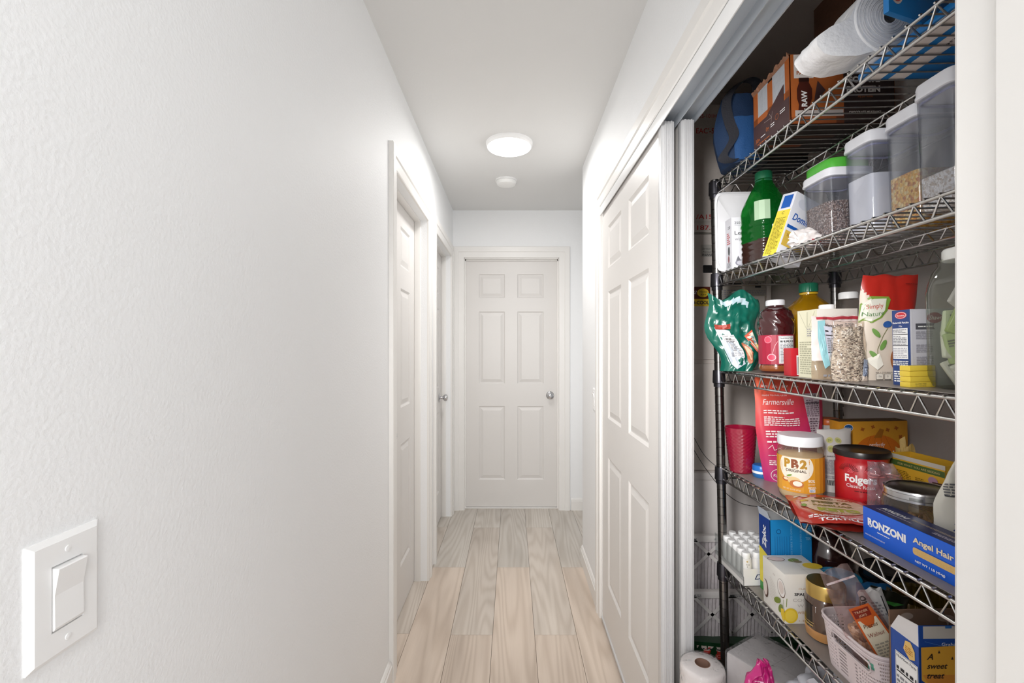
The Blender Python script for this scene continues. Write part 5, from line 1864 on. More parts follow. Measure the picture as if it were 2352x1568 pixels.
q['kind'] = 'stuff'
for i in range(5):
    pts = [(.012 * math.cos(t) * 1.0, 0, .010 * math.sin(t)) for t in [2 * PI * j / 20 for j in range(21)]]
    q = tubes('wire_ring', [pts], .0006, M('#b88a50', .3, metal=.8), o, seg=5)
    q.location = (-.026 + .011 * i, -.024 + .006 * i, .037)
    q.rotation_euler = (.3, 0, .3 + i * .5)

o = item('printed_bag', 'tall off-white bag with blue print leaning at the right edge of the shelf', 'bag', 2222, .775, 'D', -12)


def bend5(p):
    t = p.z / .17
    return Vector((p.x - .020 * t + .010 * t * t * 2, p.y, p.z))


b_, mp = pouch('bag_body', .165, lambda v: .085 - .060 * max(0, v - .55) / .45, lambda v: .05 * (1 - v) + .003, M('#d6d2c6', .5, var=.05), o, crumple=.004, cs=24, seed=14, bend=bend5)
a = Art(base=.0012, step=.00030)
BI = M('#3c4c8c', .5)
for i in range(8):
    a.line([(-.030 + .002 * i, .030 + .010 * i), (-.010, .042 + .009 * i)], .0018, BI)
a.small(-.032, .105, .040, .022, 5, M('#5a5a5c', .5), 3).rect(-.032, .104, .03, .0016, INK).line([(-.036, .012), (-.020, .032)], .0015, BI).line([(-.030, .010), (-.016, .026)], .0015, BI).text('c', -.004, .036, .010, BI)
label_on(o, a, mp)

o = item('tortilla_bag', 'flat red and white bag of tortillas lying over the front edge of the shelf', 'bag', 0, .958, 'D', -22, u=.664, lift=.003)
TB = M('#b8382e', .3, coat=.7, var=.1)
bm = bmesh.new()
n1 = 28
vv, ff = [], []
for side in (1, -1):
    for j in range(n1 + 1):
        for i in range(n1 + 1):
            x, y = -1 + 2 * i / n1, -1 + 2 * j / n1
            d_ = max(abs(x), abs(y))
            rr_ = math.hypot(x, y)
            th_ = .009 * max(0, min(1, (1.0 - rr_ * .86) * 5)) + .0012
            cr = .0022 * noise.noise(Vector((x * 6, y * 6, 3))) * (1 if d_ > .7 else .3)
            vv.append((x * .078, y * .088, .0105 + side * th_ + cr))
W_ = n1 + 1
of_ = W_ * W_
for j in range(n1):
    for i in range(n1):
        q = j * W_ + i
        ff.append((q, q + 1, q + 1 + W_, q + W_))
        q += of_
        ff.append((q + W_, q + 1 + W_, q + 1, q))
mk('bag_film', vv, ff, TB, o, True, ang=60)


def tmap(u, v, n):
    x, y = u / .078, v / .088
    rr_ = math.hypot(x, y)
    d_ = max(abs(x), abs(y))
    th_ = .009 * max(0, min(1, (1.0 - rr_ * .86) * 5)) + .0012
    cr = .0022 * noise.noise(Vector((x * 6, y * 6, 3))) * (1 if d_ > .7 else .3)
    return Vector((u, v, .0105 + th_ + cr + n))


a = Art(base=.0006)
a.ell(-.002, .006, .058, .056, M('#ddc3aa', .4), n=40).ell(-.052, .060, .014, .010, M('#e0dcd0', .4)).ell(-.010, .050, .018, .010, M('#6a3c1c', .4))
a.text('LOW', -.012, .046, .012, M('#e8dcc4', .4), width=.022, bold=.03).text('CARB', .012, .038, .012, M('#b84a2c', .4), width=.028, bold=.03)
a.text('FIESTA', -.038, .016, .019, M('#6a6434', .4), width=.070, bold=.05).text('FAMILIAR', -.040, -.004, .013, M('#8a7a40', .4), width=.072, bold=.05).text('KETO', -.036, -.034, .025, M('#a8b048', .4), width=.072, bold=.08).text('CERTIFIED', -.030, -.046, .007, M('#c0503c', .4), width=.05)
a.ell(-.052, .022, .010, .005, M('#c8a838', .4), rot=.6).ell(-.058, -.010, .009, .005, M('#7a9a3c', .4), rot=1.0).small(-.06, -.070, .11, .010, 2, WHITE, 4).text('TORTILLAS', -.045, -.083, .012, WHITE, width=.09, bold=.03)
label_on(o, a, tmap)

RBL = M('#1560d8', .38)
RNV = M('#20285c', .4)
o = item('pasta_box', 'long bright blue box of angel hair pasta lying along the shelf front', 'box', 0, .861, 'D', 0, u=.648)
pl, pd, ph = .265, .046, .060
# local: x = depth into shelf, y runs towards the camera (negative)
q = cbox('carton', pd, pl, ph, RBL, o, .0008)
q.data.transform(Matrix.Translation((pd / 2, -pl / 2, 0)))
lf = fmap((0, 0, 0), (0, -1, 0), (0, 0, 1), (-1, 0, 0))
a = Art()
a.text('RONZONI', .012, .030, .0175, WHITE, width=.082, bold=.05).ring(.018, .030, .004, .003, .0012, WHITE).small(.034, .0225, .036, .003, 1, WHITE, 3).text('ENRICHED MACARONI PRODUCT', .006, .010, .0035, WHITE, width=.045)
a.text('Angel Hair', .108, .0375, .0125, M('#ead9b4', .4), width=.070, bold=.03).text('NO. 11', .188, .036, .0095, M('#ead9b4', .4), width=.040, bold=.03)
pts = []
x0_, x1_, y0_, y1_, r_ = .108, .235, .0185, .0300, .004
for (cx_, cy2, t0) in ((x1_ - r_, y1_ - r_, 0), (x0_ + r_, y1_ - r_, PI / 2), (x0_ + r_, y0_ + r_, PI), (x1_ - r_, y0_ + r_, 1.5 * PI)):
    for k in range(6):
        t = t0 + PI / 2 * k / 5
        pts.append((cx_ + r_ * math.cos(t), cy2 + r_ * math.sin(t)))
a.poly(pts, M('#d8b068', .25, var=.15, vscale=500, coat=.8))
a.text('NET WT 1 LB (454g)', .112, .0070, .0048, WHITE, width=.052, bold=.03).ell(.186, .010, .0030, .0030, WHITE).ell(.186, .010, .0022, .0022, RBL).rect(.193, .003, .020, .013, WHITE).small(.195, .005, .016, .009, 3, M('#4a7a3c', .4), 3)
label_on(o, a, lf, 'front_print')
a = Art()
a.rect(0, 0, pl, pd, RNV).text('RONZONI', .016, .020, .012, WHITE, width=.055, bold=.03, shear=.2).small(.016, .012, .075, .003, 1, M('#c8c4d8', .4), 2).small(.075, .024, .11, .006, 2, M('#b8a890', .4), 5).small(.13, .010, .11, .008, 2, M('#c8c4d8', .4), 6)
label_on(o, a, fmap((0, 0, ph), (0, -1, 0), (1, 0, 0), (0, 0, 1)), 'top_print')
boxes('pasta_strands', [(0.0035, 0.0065 + .002 * (j % 2), -.234, -.109, .0185 + .0009 * j, .0192 + .0009 * j) for j in range(12)], M('#d8b068', .5), o)['kind'] = 'stuff'

# ------------------------------------------------ fifth shelf (E)
DW = M('#e6e4e2', .35, var=.02)
_dsrc = None
o = item('display_tray', 'low white cardboard tray holding the small white toiletry bottles', 'tray', 0, 1.335, 'E', 0, u=.672)
tw, td, th2 = .118, .172, .046
boxes('tray_walls', [(-tw / 2, tw / 2, -td / 2, -td / 2 + .0012, 0, th2), (-tw / 2, tw / 2, td / 2 - .0012, td / 2, 0, th2 * .7), (-tw / 2, -tw / 2 + .0012, -td / 2, td / 2, 0, th2 * .55), (tw / 2 - .0012, tw / 2, -td / 2, td / 2, 0, th2 * .55), (-tw / 2, tw / 2, -td / 2, td / 2, 0, .0012)], DW, o)
boxes('plastic_window', [(-tw / 2 - .0006, -tw / 2, -td / 2, td / 2, th2 * .3, .078)], clear('#f4f6f6', 1.5, .04, .05), o)
a = Art()
a.text('Dove', .030, .018, .020, M('#1c2c5c', .4), width=.060, shear=.35)
label_on(o, a, front(tw, td))
for iy in range(6):
    for ix in range(4):
        p = ['front', 'second', 'third', 'fourth', 'fifth', 'rearmost'][iy]
        q = ['outermost', 'second', 'third', 'innermost'][ix]
        b = item('toiletry_bottle', 'small white toiletry bottle, %s row from the front of the tray, %s place' % (p, q), 'bottle', 0, 1.335 - td / 2 + .0150 + .0278 * iy, 'E', 0, 'small white bottles in the tray', lift=.0014, u=.672 - .0435 + .029 * ix)
        if _dsrc is None:
            b1 = lathe('bottle_body', [(.0118, 0), (.0128, .002), (.0128, .060), (.0118, .070)], DW, b, seg=28, n=2.6)
            b2 = lathe('bottle_cap', [(.0100, .070), (.0108, .071), (.0108, .083), (.0095, .085), (0, .0852)], WHITE, b, seg=28)
            _dsrc = (b1, b2)
        else:
            for s_ in _dsrc:
                c = s_.copy()
                C.objects.link(c)
                c.parent = b
        if iy == 0 and ix == 0:
            a = Art()
            a.text('Dove', 0, .054, .006, M('#7a6a60', .4), width=.013, shear=.35, align='c').ell(0, .064, .002, .002, M('#c8a860', .4)).ell(0, .050, .001, .001, INK)
            label_on(b, a, cylmap(.0131, -105))

o = item('sandwich_bag_box', 'tall open blue carton of zipper bags with a dark blue side', 'box', 1772, 1.190, 'E', 0)
bw, bd, bh = .108, .052, .200
ZBL = M('#1d84c4', .4)
ZDK = M('#173a86', .4)
boxes('carton', [(0, bw, -bd * 0, .0012, 0, bh), (0, bw, bd - .0012, bd, 0, bh), (0, .0012, 0, bd, 0, bh), (bw - .0012, bw, 0, bd, 0, bh), (0, bw, 0, bd, 0, .0012)], ZBL, o)
boxes('inner_lining', [(.0014, bw - .0014, bd - .0026, bd - .0014, bh * .75, bh + .006), (.0014, .0024, .002, bd - .002, bh * .75, bh + .004)], M('#c8c8c8', .5), o)
mk('side_flap', [(0, bd, bh), (0, 0, bh), (-.006, .004, bh + .022), (-.006, bd - .004, bh + .022), (.001, bd, bh), (.001, 0, bh), (-.005, .004, bh + .022), (-.005, bd - .004, bh + .022)],
   [(0, 1, 2, 3), (7, 6, 5, 4), (0, 4, 5, 1), (1, 5, 6, 2), (2, 6, 7, 3), (3, 7, 4, 0)], M('#b4bcc8', .5), o)
a = Art()
a.rect(0, .085, bd, bh - .085, ZDK).rect(0, 0, bd, .022, M('#3a8a3c', .4)).rect(0, .022, bd, .075, M('#d8c838', .4)).poly([(0, .097), (bd, .085), (bd, .100), (0, .116)], M('#d8c838', .4))
a.text('Ziploc', .033, .120, .024, WHITE, width=.058, rot=PI / 2, shear=.2, bold=.03).small(.036, .035, .010, .045, 9, M('#6a6420', .5), 2)
label_on(o, a, fmap((0, bd, 0), (0, -1, 0), (0, 0, 1), (-1, 0, 0)), 'side_print')
a = Art()
ZL = M('#74b4dc', .4)
a.ring(.022, .170, .006, .006, .0012, M('#123c70', .4)).text('SANDWICH BAGS', .030, .184, .0, ZL) if False else a.ring(.022, .170, .006, .006, .0012, M('#123c70', .4))
for i in range(7):
    a.line([(.012 + .006 * i, .100), (.012 + .006 * i, .158)], .0009, M('#1668a4', .4))
a.text('PUSH HERE TO OPEN', .056, .100, .006, ZL, width=.085, rot=PI / 2).text('RESEALABLE ZIPPER BAGS', .080, .100, .006, ZL, width=.085, rot=PI / 2).text('THE', .090, .160, .010, ZL, bold=.03, width=.014).text('TEK', .090, .148, .010, ZL, bold=.03, width=.014).small(.086, .172, .018, .018, 4, ZL, 5)
label_on(o, a, fmap((0, 0, 0), (1, 0, 0), (0, 0, 1), (0, -1, 0)), 'front_print')

o = item('brown_jug', 'rounded dark brown bottle with ridged shoulders behind the blue carton', 'bottle', 1905, 1.210, 'E', 0)
lathe('jug_body', [(0, .002), (.045, 0), (.054, .006), (.058, .030), (.0585, .060), (.057, .078), (.0555, .081), (.0575, .085), (.055, .105), (.047, .128), (.0455, .131), (.046, .136), (.038, .152), (.036, .156), (.037, .160), (.030, .172), (.026, .176), (.026, .184)],
      M('#2c1512', .12, coat=1, var=.1), o, seg=64)
lathe('jug_cap', [(.0265, .182), (.028, .183), (.028, .200), (.026, .202), (0, .202)], M('#241814', .3), o, seg=48)
a = Art()
a.ell(0, .06, .02, .016, M('#4a2c20', .3))
label_on(o, a, cylmap(.0586, -120))

o = item('coconut_water_box', 'white carton of sparkling coconut water with coconut and yellow yuzu pictures', 'box', 1804, 1.078, 'E', -2)
bw, bd, bh = .097, .100, .116
cbox('carton', bw, bd, bh, M('#e2dfd9', .42, var=.02), o, .001)
GRY = M('#b8b0aa', .5)
YZ = M('#e0c030', .45)
LF = M('#7a8a34', .45)
a = Art()
a.ell(.036, .082, .018, .022, M('#5a4034', .5), rot=.2).ell(.034, .080, .0165, .0205, M('#e8e4de', .45), rot=.2).ell(.033, .079, .011, .014, M('#d0c4be', .45), rot=.2) if False else None
a.text("CLARK'S", .032, .080, .0055, M('#b88a5a', .5), width=.030).text('SPARKLING', .022, .066, .0095, INK, width=.060, bold=.03).text('COCONUT', .018, .052, .0105, GRY, width=.074).text('WATER', .028, .039, .0105, GRY, width=.050).text('WITH', .028, .024, .008, M('#c09a70', .5), width=.022, bold=.02).text('YUZU', .053, .024, .008, INK, width=.026)
a.text('4 - 8.5 FL OZ (250mL) CANS', .030, .005, .005, M('#c09a70', .5), width=.060).line([(-.004, .045), (.002, .060), (.002, .070)], .0012, LF) if False else a.text('4 - 8.5 FL OZ CANS', .030, .006, .005, M('#c09a70', .5), width=.055)
a.ell(.012, .020, .0165, .0175, YZ).ell(.012, .020, .0125, .0135, M('#e8cc4c', .45)).line([(.002, .040), (.004, .060)], .0015, LF)
label_on(o, a, front(bw, bd), 'front_print')
a = Art()
a.ell(.086, .076, .017, .021, M('#6a5044', .5), rot=.15).ell(.086, .077, .0155, .0195, M('#ece8e4', .45), rot=.15).ell(.086, .078, .011, .014, M('#dccfc8', .45), rot=.15)
a.ell(.014, .040, .012, .022, M('#5a4034', .5), rot=.1).ell(.012, .042, .0095, .019, M('#d8ccc4', .45), rot=.1)
a.text('YES!', .050, .092, .006, GRY)
for i in range(7):
    a.line([(.036, .080 - .007 * i), (.062, .066 - .007 * i)], .001, M('#c8c2bc', .5))
a.ell(.070, .040, .016, .007, LF, rot=.5).ell(.084, .028, .013, .007, LF, rot=1.0).poly([(.086, .030), (.100, .034), (.100, .004), (.092, .006), (.086, .016)], YZ).line([(.096, .034), (.098, .056)], .0014, LF)
label_on(o, a, leftf(bw, bd), 'side_print')
a = Art()
a.ell(.022, .078, .020, .012, M('#5a4034', .5), rot=-.1).ell(.022, .078, .0185, .0108, M('#ddc8c2', .45), rot=-.1).ell(.088, .040, .022, .016, YZ).ell(.060, .070, .014, .009, LF, rot=.3).ell(.066, .062, .010, .006, M('#8a7a50', .5))
a.line([(.05, .02), (.112, .02)], .0008, M('#c8c4bc', .5)).line([(.056, 0), (.056, .1)], .0006, M('#c8c4bc', .5))
label_on(o, a, topf(bw, bd, bh), 'top_print')
for c in o.children:
    c.data.transform(Matrix.Translation((bw / 2, bd / 2, 0)))

o = item('coffee_jar', 'glass jar of instant coffee with a gold lid and dark label', 'jar', 1899, 1.030, 'E', 0)
CRJ = .040
lathe('jar_body', [(0, .002), (.034, 0), (.038, .004), (CRJ, .020), (CRJ, .075), (.038, .088), (.035, .093)], M('#4a3020', .12, coat=1), o, seg=48, n=2.4)
lathe('amber_foot', [(.0345, .001), (.0385, .004), (.0404, .020), (.0404, .024)], M('#c08a50', .2, coat=1), o, seg=48, n=2.4)
lathe('gold_lid', [(.0365, .092), (.038, .093), (.038, .119), (.036, .123), (.0, .1235)], M('#c8a860', .25, metal=.9, var=.05), o, seg=64)
a = Art(base=.0012)
a.rect(-.060, .028, .12, .050, M('#1a1210', .35)).rect(-.060, .030, .12, .003, M('#b8985a', .3)).rect(-.060, .037, .12, .0015, M('#b8985a', .3))
a.rect(-.024, .064, .050, .013, WHITE).text('NESCAFE', -.022, .066, .010, INK, width=.046, bold=.04).text('GOLD', -.018, .053, .010, M('#c8a860', .3), width=.030, bold=.02).ell(-.002, .045, .010, .005, M('#e0c898', .4)).poly([(-.004, .082), (.016, .086), (.016, .079), (-.004, .079)], M('#c8b088', .4))
label_on(o, a, cylmap(CRJ, -118))

o = item('blue_lid_jar', 'grey translucent container with a bright blue domed lid behind the gold-lidded jar', 'jar', 1930, 1.095, 'E', 0)
lathe('jar_body', [(0, 0), (.040, 0), (.044, .004), (.045, .072)], clear('#c8ccd0', 1.45, .1, .35, '#6a6c72'), o, seg=48)
lathe('blue_lid', [(.046, .068), (.0475, .070), (.0475, .094), (.044, .102), (.030, .106), (0, .107)], M('#1c9ccc', .35), o, seg=64)

o = item('black_lid_tub', 'dark tub with a black ridged lid behind the walnut bag', 'tub', 2003, 1.080, 'E', 0, u=.870)
lathe('tub_body', [(0, 0), (.046, 0), (.052, .006), (.054, .100)], M('#3c3e44', .3, var=.1), o, seg=48)
lathe('tub_lid', [(.055, .098), (.057, .100), (.057, .108), (.0545, .110), (.0545, .122), (.050, .126), (.046, .124), (0, .124)], M('#0c0c10', .25), o, seg=64)

# perforated basket
o = item('storage_basket', 'pale pink perforated plastic basket with a handle slot, full of packets', 'basket', 0, .890, 'E', 0, u=.705)
bx, by, bh = .078, .082, .098
nA, nB = 200, 31
vv, ff = [], []


def bpt(i, j):
    t = 2 * PI * i / nA
    c, s = math.cos(t), math.sin(t)
    c = math.copysign(abs(c) ** (2 / 5.5), c)
    s = math.copysign(abs(s) ** (2 / 5.5), s)
    f = j / (nB - 1)
    k = .88 + .12 * f
    return Vector((c * bx * k, s * by * k, bh * f))


for j in range(nB):
    for i in range(nA):
        vv.append(bpt(i, j))
for j in range(nB - 1):
    for i in range(nA):
        p = (bpt(i, j) + bpt(i + 1, j + 1)) / 2
        slot = p.x < 0 and abs(p.y + .015) < .050 - (0.006 if (j in (19, 24)) else 0) and 19 <= j <= 24
        if slot:
            continue
        if (i % 2 == 1) and (j % 2 == 1) and 1 < j < nB - 4 and not (p.x < 0 and abs(p.y + .015) < .056 and 17 <= j <= 26):
            continue
        a_ = j * nA + i
        b_ = j * nA + (i + 1) % nA
        ff.append((a_, b_, b_ + nA, a_ + nA))
ff.append(tuple(range(nA - 1, -1, -1)))
BM = M('#ddd0d2', .45, var=.02)
q = mk('basket_wall', vv, ff, BM, o)
sd = q.modifiers.new('wall', 'SOLIDIFY')
sd.thickness = .0022
rim = [bpt(i, nB - 1) for i in range(nA + 1)]
tubes('rim', [[r_ + Vector((0, 0, -.001)) for r_ in rim]], .0026, BM, o, seg=8)
tubes('rim_rib', [[Vector((r_.x * 1.006, r_.y * 1.006, bh - .008)) for r_ in rim]], .0015, BM, o, seg=6)
tubes('slot_rim', [[Vector((-bx * (.88 + .12 * z_ / bh) - .001, -.015 + y_, z_)) for (y_, z_) in ((-.050, .066), (-.046, .061), (.046, .061), (.050, .066), (.050, .076), (.046, .080), (-.046, .080), (-.050, .076), (-.050, .066))]], .0018, BM, o, seg=8)

# things in the basket
CELO = clear('#f6ecec', 1.5, .05, .10, '#e0c4c0', bump=1.0)
tiltW = Matrix.Rotation(math.radians(-24), 4, 'Y') @ Matrix.Rotation(math.radians(-6), 4, 'X')
o = item('walnut_bag', 'clear zip bag of walnut pieces with an orange label, leaning out of the basket', 'bag', 0, .862, 'E', -12, lift=.016, u=.700, pre=tiltW)
WN = grains('walnut_pieces', ['#b8906a', '#d8b898', '#8a5c40', '#e4ccb0', '#a87850', '#cfa880'], 110, 1.0)
pouch('nuts', .120, lambda v: .064 - .01 * v, lambda v: .034 * (1 - v * .6), WN, o, nu=20, nv=24, crumple=.005, cs=50, seed=31)
pouch('bag_film', .228, lambda v: .078 - .030 * max(0, v - .55) / .45 + .004 * math.sin(v * 8), lambda v: .040 * (1 - v) ** .7 + .003, CELO, o, nu=24, nv=34, crumple=.005, cs=40, seed=30)
a = Art(base=.0040, step=.0003)
OL = M('#d0622a', .4)


def wl(u, v, n):
    return Vector((u, -.020 * max(0, 1 - v / .228) ** .7 - .0030 - n - .004 * (1 - (u / .035) ** 2), v))


a.poly([(-.008, .050), (.028, .046), (.032, .095), (.026, .140), (.022, .160), (-.014, .160), (-.012, .11)], OL)
a.poly([(-.005, .053), (.025, .049), (.029, .095), (.023, .136), (-.010, .136), (-.009, .11)], M('#e6dcc4', .45))
a.rect(-.011, .141, .029, .015, M('#8a2c1c', .45)).text('TRADER', -.008, .1495, .0055, M('#e8c8a8', .4), width=.023).text("JOE'S", -.004, .1430, .0050, M('#e8c8a8', .4), width=.014)
a.text('Pieces', -.006, .122, .010, M('#6a4a34', .5), width=.025, shear=.2).text('Walnut', -.006, .106, .010, M('#8a3c2c', .5), width=.029, shear=.2).small(-.003, .060, .024, .036, 7, M('#a8a090', .5), 5)
label_on(o, a, wl)
strip('zip_seal', [(-.026, -.005, .205), (.026, -.005, .205)], .003, .002, (0, 0, 1), M('#d8c8cc', .4), o)

o = item('green_black_packet', 'black packet with green and white lettering standing in the basket', 'packet', 2008, .915, 'E', -10, lift=.040, pre=Matrix.Rotation(math.radians(16), 4, 'Y'))
b_, mp = pouch('packet_body', .125, lambda v: .070, lambda v: .022 * (1 - v) + .004, M('#14180f', .3, coat=.6), o, crumple=.003, cs=30, seed=41)
a = Art(base=.0010, step=.0003)
a.text('Wonderful', -.028, .085, .011, WHITE, width=.055, bold=.02).poly([(-.028, .104), (.010, .100), (.028, .108), (.006, .106)], M('#3c8a3c', .4)).small(-.026, .070, .05, .010, 2, M('#6a9a3c', .4), 4)
label_on(o, a, mp)

o = item('paper_packet', 'torn white packet with bold black printing curling above the black packet', 'packet', 2042, .880, 'E', -14, lift=.088, pre=Matrix.Rotation(math.radians(-20), 4, 'Y'))
b_, mp = pouch('packet_body', .100, lambda v: .042, lambda v: .010, M('#c8c8c8', .5), o, crumple=.003, cs=30, seed=51)
a = Art(base=.0010, step=.0003)
a.text('QUERO', -.012, .048, .014, INK, width=.046, rot=PI / 2, bold=.05).small(-.006, .052, .022, .030, 5, GREYINK, 4).line([(.014, .030), (.014, .09)], .002, INK)
label_on(o, a, mp)

o = item('dark_snack_bag', 'dark snack bag with a blue top band between the tub and basket', 'bag', 2010, .985, 'E', -8)
b_, mp = pouch('bag_body', .140, lambda v: .078 - .01 * v, lambda v: .04 * (1 - v) + .004, [M('#2c2826', .3, coat=.6, var=.3, vscale=40), M('#1c5a8c', .3, coat=.5)], o, crumple=.004, cs=26, seed=61, midx=lambda u, v, s: 1 if v > .90 or u < -.86 else 0)
a = Art(base=.0012, step=.0003)
a.ell(.002, .098, .026, .020, M('#5a4030', .4)).ell(.008, .104, .009, .007, M('#8a7a6a', .4)).line([(-.008, .100), (.010, .082)], .003, M('#a8b0b4', .4)).small(-.034, .050, .014, .030, 8, M('#8a98a8', .5), 3)
label_on(o, a, mp)

o = item('blue_snack_bag', 'shiny blue crumpled bag lying low in the basket', 'bag', 0, .845, 'E', 0, lift=.010, u=.735)
blob('bag_body', .062, .075, .080, M('#1f6c9c', .3, coat=.6, bump=.4, bscale=60, var=.2), o, 4, .30, 2.2, 7)
o = item('teal_tag', 'small teal tag poking through the basket handle slot', 'tag', 0, .835, 'E', 0, lift=.058, u=.640)
boxes('tag_body', [(-.0012, .0, -.010, .010, 0, .018)], M('#5fb89c', .4), o, .0005)

o = item('kraft_tray', 'thin open tan cardboard carton behind the blue snack carton', 'box', 2158, .794, 'E', 0)
KT = M('#8c6e58', .7, bump=.15, bscale=120, var=.05)
kw, kd, kh = .150, .022, .176
boxes('carton', [(-kw / 2, kw / 2, -kd / 2, -kd / 2 + .002, 0, kh * .9), (-kw / 2, kw / 2, kd / 2 - .002, kd / 2, 0, kh + .012), (-kw / 2, -kw / 2 + .002, -kd / 2, kd / 2, 0, kh * .93), (kw / 2 - .002, kw / 2, -kd / 2, kd / 2, 0, kh)], KT, o)
a = Art()
a.ell(.030, kh + .001, .011, .006, M('#c0aa98', .6)).ell(.098, kh - .004, .014, .006, M('#c0aa98', .6)).poly([(.096, kh - .006), (.104, kh - .006), (.101, kh - .018)], M('#c0aa98', .6))
label_on(o, a, fmap((-kw / 2, kd / 2 - .002, 0), (1, 0, 0), (0, 0, 1), (0, -1, 0)), 'glue_mark')

o = item('honey_snack_box', 'blue cereal carton with a golden hexagon panel and torn-open top', 'box', 2117, .721, 'E', -1)
HB = M('#1a4a9e', .4, var=.03)
bw, bd, bh = .125, .056, .176
boxes('carton', [(0, bw, 0, .0014, 0, bh + .034), (0, bw, bd - .0014, bd, 0, bh), (0, .0014, 0, bd, 0, bh), (bw - .0014, bw, 0, bd, 0, bh), (0, bw, 0, bd, 0, .0014)], HB, o)
mk('side_flap', [(0, bd, bh), (0, .001, bh), (.006, .006, bh + .030), (.004, bd - .012, bh + .026), (.0012, bd, bh), (.0012, .001, bh), (.0072, .006, bh + .030), (.0052, bd - .012, bh + .026)],
   [(0, 1, 2, 3), (7, 6, 5, 4), (0, 4, 5, 1), (1, 5, 6, 2), (2, 6, 7, 3), (3, 7, 4, 0)], M('#d8d4d4', .5), o)
GO = M('#e0a83c', .4)
GO2 = M('#d8903c', .4)
a = Art()
a.rect(.006, bh + .014, bw - .006, .0195, M('#c8c4be', .5)).rect(.040, bh + .030, .010, .004, M('#2c6cb4', .4))
a.text('Grahams', .034, bh + .003, .007, WHITE, width=.032)
a.line([(.008, bh + .010), (.030, bh + .004), (.052, bh + .004), (.085, bh + .012)], .0006, M('#5a84c8', .4))
SH = .022
a.poly([(.002, .155 + SH), (.058, .157 + SH), (.064, .150 + SH), (.064, .108 + SH), (.058, .098 + SH), (.034, .086 + SH), (.012, .096 + SH), (.002, .104 + SH)], GO)
a.poly([(.004, .112 + SH), (.062, .112 + SH), (.056, .099 + SH), (.034, .088 + SH), (.012, .098 + SH)], GO2)
SC = M('#33241c', .5)
a.text('A', .010, .136 + SH, .013, SC, width=.010, shear=.35, bold=.02).text('sweet', .010, .122 + SH, .012, SC, width=.032, shear=.35, bold=.02).text('treat', .010, .107 + SH, .012, SC, width=.027, shear=.35, bold=.02)
for (tx, ty) in ((.029, .148 + SH), (.049, .138 + SH), (.027, .097 + SH)):
    a.poly([(tx - .002, ty - .002), (tx + .002, ty - .002), (tx, ty + .003)], SC)
a.text('CLASSIC', .052, .096, .005, M('#8ab0dc', .4), width=.022).text('Cheesecake', .030, .080, .013, M('#ead8b0', .4), width=.075, shear=.3, bold=.03).text('Grahams', .020, .040, .018, WHITE, width=.085, shear=.3, bold=.03)
label_on(o, a, fmap((0, 0, 0), (1, 0, 0), (0, 0, 1), (0, -1, 0)), 'front_print')
a = Art()
a.poly([(.026, .156), (.030, .171), (.040, .174), (.048, .163), (.048, .150), (.038, .145)], M('#e8c070', .4)).small(.030, .153, .014, .012, 4, M('#b87828', .5), 3)
a.facts(.010, .010, .044, .134, 7).text('150', .038, .096, .007, INK, width=.013, bold=.03)
label_on(o, a, fmap((0, bd, 0), (0, -1, 0), (0, 0, 1), (-1, 0, 0)), 'side_print')

o = item('amber_glass_dish', 'ribbed amber glass dish glinting behind the wire truss', 'dish', 2122, .940, 'E', 0)
AG = M('#66521a', .12, coat=1.0, var=.5, vscale=90)
AG.node_tree.nodes['Principled BSDF'].inputs['Transmission Weight'].default_value = .4
lathe('dish_body', [(.030, 0), (.044, .004), (.050, .030), (.054, .085), (.056, .125), (.054, .135), (.050, .130), (.046, .03), (0, .01)], AG, o, seg=120, rib=lambda t, z: 1 + .05 * abs(math.sin(t * 15)) + .02 * math.sin(z * 200), ang=30)

# ------------------------------------------------ floor of the closet
KB = M('#a08468', .7, bump=.1, var=.04)


def floor_box(name, label, x, y, w, d, h, rz=0, m=KB, cat='box'):
    r = empty(name, (x, y, 0), math.radians(rz))
    tag(r, label, cat)
    cbox('carton', w, d, h, m, r, .002)
    return r


b0 = floor_box('storage_carton', 'brown carton on the closet floor under the wrapped toilet roll', .516, 1.255, .100, .112, .345)
boxes('tape', [(-.02, .02, -.0562, .0562, .345, .3456)], M('#b89a70', .3), b0)
o = tag(empty('toilet_roll', (.518, 1.255, .3458)), 'plastic-wrapped white toilet roll standing beside the sliding door', 'toilet roll')
lathe('roll', [(.020, 0), (.0535, 0), (.0565, .004), (.0575, .020), (.0575, .100), (.0555, .108), (.050, .1125), (.020, .114), (.020, 0)], M('#e4dedd', .8, bump=.4, bscale=60, var=.02), o, seg=56, caps=False)
lathe('core_tube', [(.0185, .002), (.0200, .001), (.0200, .1145), (.0185, .1145), (.0185, .002)], M('#8a6a5a', .8), o, seg=36, caps=False)
lathe('core_bottom', [(.0, .050), (.0186, .050)], M('#7a5c50', .8), o, seg=36)
bm = bmesh.new()
w_ = lathe('plastic_film', [(.0585, .0), (.0592, .02), (.0592, .100), (.0575, .110), (.052, .1150), (.026, .1165)], clear('#ffffff', 1.5, .05, .03, '#ffffff', bump=1.5), o, seg=64, caps=False)
for v in w_.data.vertices:
    n_ = noise.noise(v.co * 70) * .0016
    v.co.x += v.co.x * n_ * 10
    v.co.y += v.co.y * n_ * 10

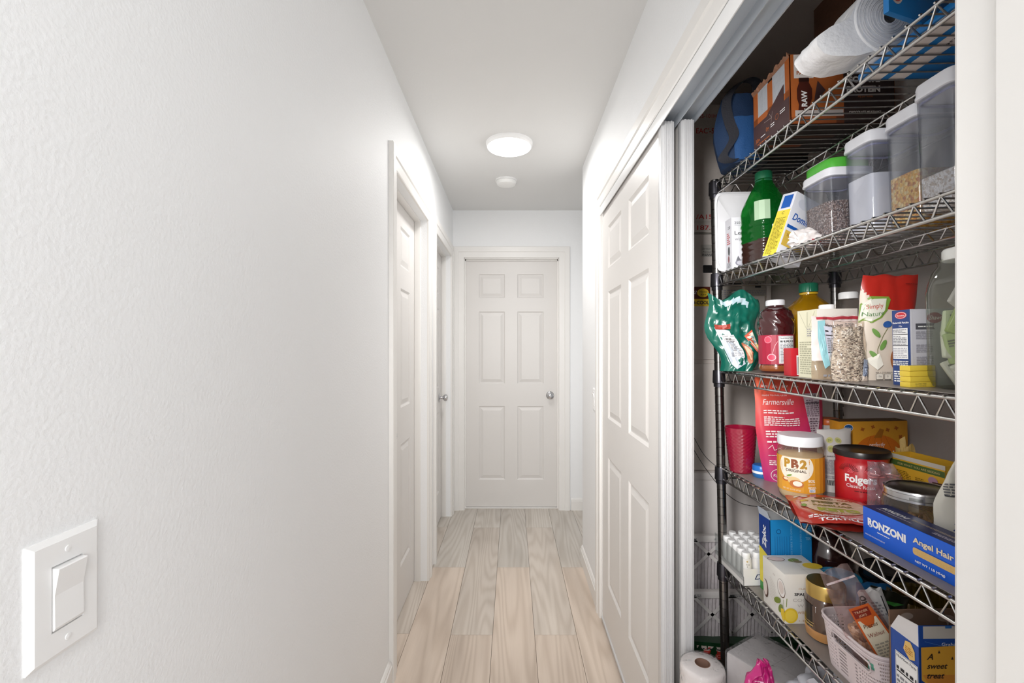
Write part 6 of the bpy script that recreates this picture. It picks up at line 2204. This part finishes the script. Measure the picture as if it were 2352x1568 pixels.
b1 = floor_box('storage_carton', 'tall brown carton on the closet floor under the white napkin pack', .690, 1.20, .13, .17, .350, 24)
boxes('tape', [(-.02, .02, -.0852, .0852, .35, .3506)], M('#b89a70', .3), b1)
o = tag(empty('napkin_pack', (.690, 1.20, .3508), math.radians(32)), 'pack of white paper in clear plastic wrap at the foot of the shelving', 'paper pack')
NP = M('#d4d0ce', .7, bump=.3, bscale=40, var=.02)
cbox('paper_stack', .150, .190, .150, NP, o, .006)
cbox('plastic_wrap', .156, .196, .155, clear('#f6f6f8', 1.5, .06, .08, '#c8c8cc', bump=1.2), o, .004)
a = Art()
a.line([(0, .095), (.150, .088)], .0012, M('#b4b0ae', .6)).line([(.055, .0), (.06, .19)], .0012, M('#bcb8b6', .6))
label_on(o, a, topf(.15, .19, .1512), 'fold_line')
a = Art()
a.rect(.06, .085, .04, .03, M('#b8b4c0', .4))
label_on(o, a, fmap((-.0785, .098, 0), (0, -1, 0), (0, 0, 1), (-1, 0, 0)), 'label_patch')

b2 = floor_box('storage_carton', 'brown carton on the closet floor under the grey plastic bag', .785, .97, .18, .16, .450, 0)
boxes('tape', [(-.02, .02, -.0802, .0802, .45, .4506)], M('#b89a70', .3), b2)
o = tag(empty('grey_bag', (.740, .985, .4508)), 'crumpled grey plastic shopping bag below the lowest visible shelf', 'bag')
blob('bag_body', .25, .22, .165, M('#b9bac2', .35, bump=.5, bscale=30, var=.05, coat=.3), o, 5, .26, 1.8, 3)
b3 = floor_box('storage_carton', 'brown carton on the closet floor under the pink bag', .565, 1.02, .10, .14, .460, 0)
boxes('tape', [(-.02, .02, -.0702, .0702, .46, .4606)], M('#b89a70', .3), b3)
o = tag(empty('pink_bag', (.575, 1.04, .4608)), 'bright pink plastic bag with white lettering twisted at the top', 'bag')
PB = M('#c41a78', .3, coat=.6, bump=.3, bscale=50, var=.1)
b_, mp = pouch('bag_body', .152, lambda v: .105 - .072 * v + .010 * math.sin(v * 11), lambda v: .07 * (1 - v) + .012, PB, o, nu=40, nv=48, crumple=.020, cs=34, seed=71,
               bend=lambda p: Vector((p.x - .018 * (p.z / .15) ** 2 + .010 * math.sin(p.z * 50), p.y, p.z)))
a = Art(base=.0022, step=.0004)
LP = M('#f4c8e0', .4)
a.text('Nick', -.018, .112, .020, LP, width=.036, rot=-1.0, shear=.2).text("'s", .004, .082, .018, LP, width=.010, rot=-.9).text('Save', .006, .060, .018, LP, width=.034, rot=-1.1, shear=.2)
label_on(o, a, mp)
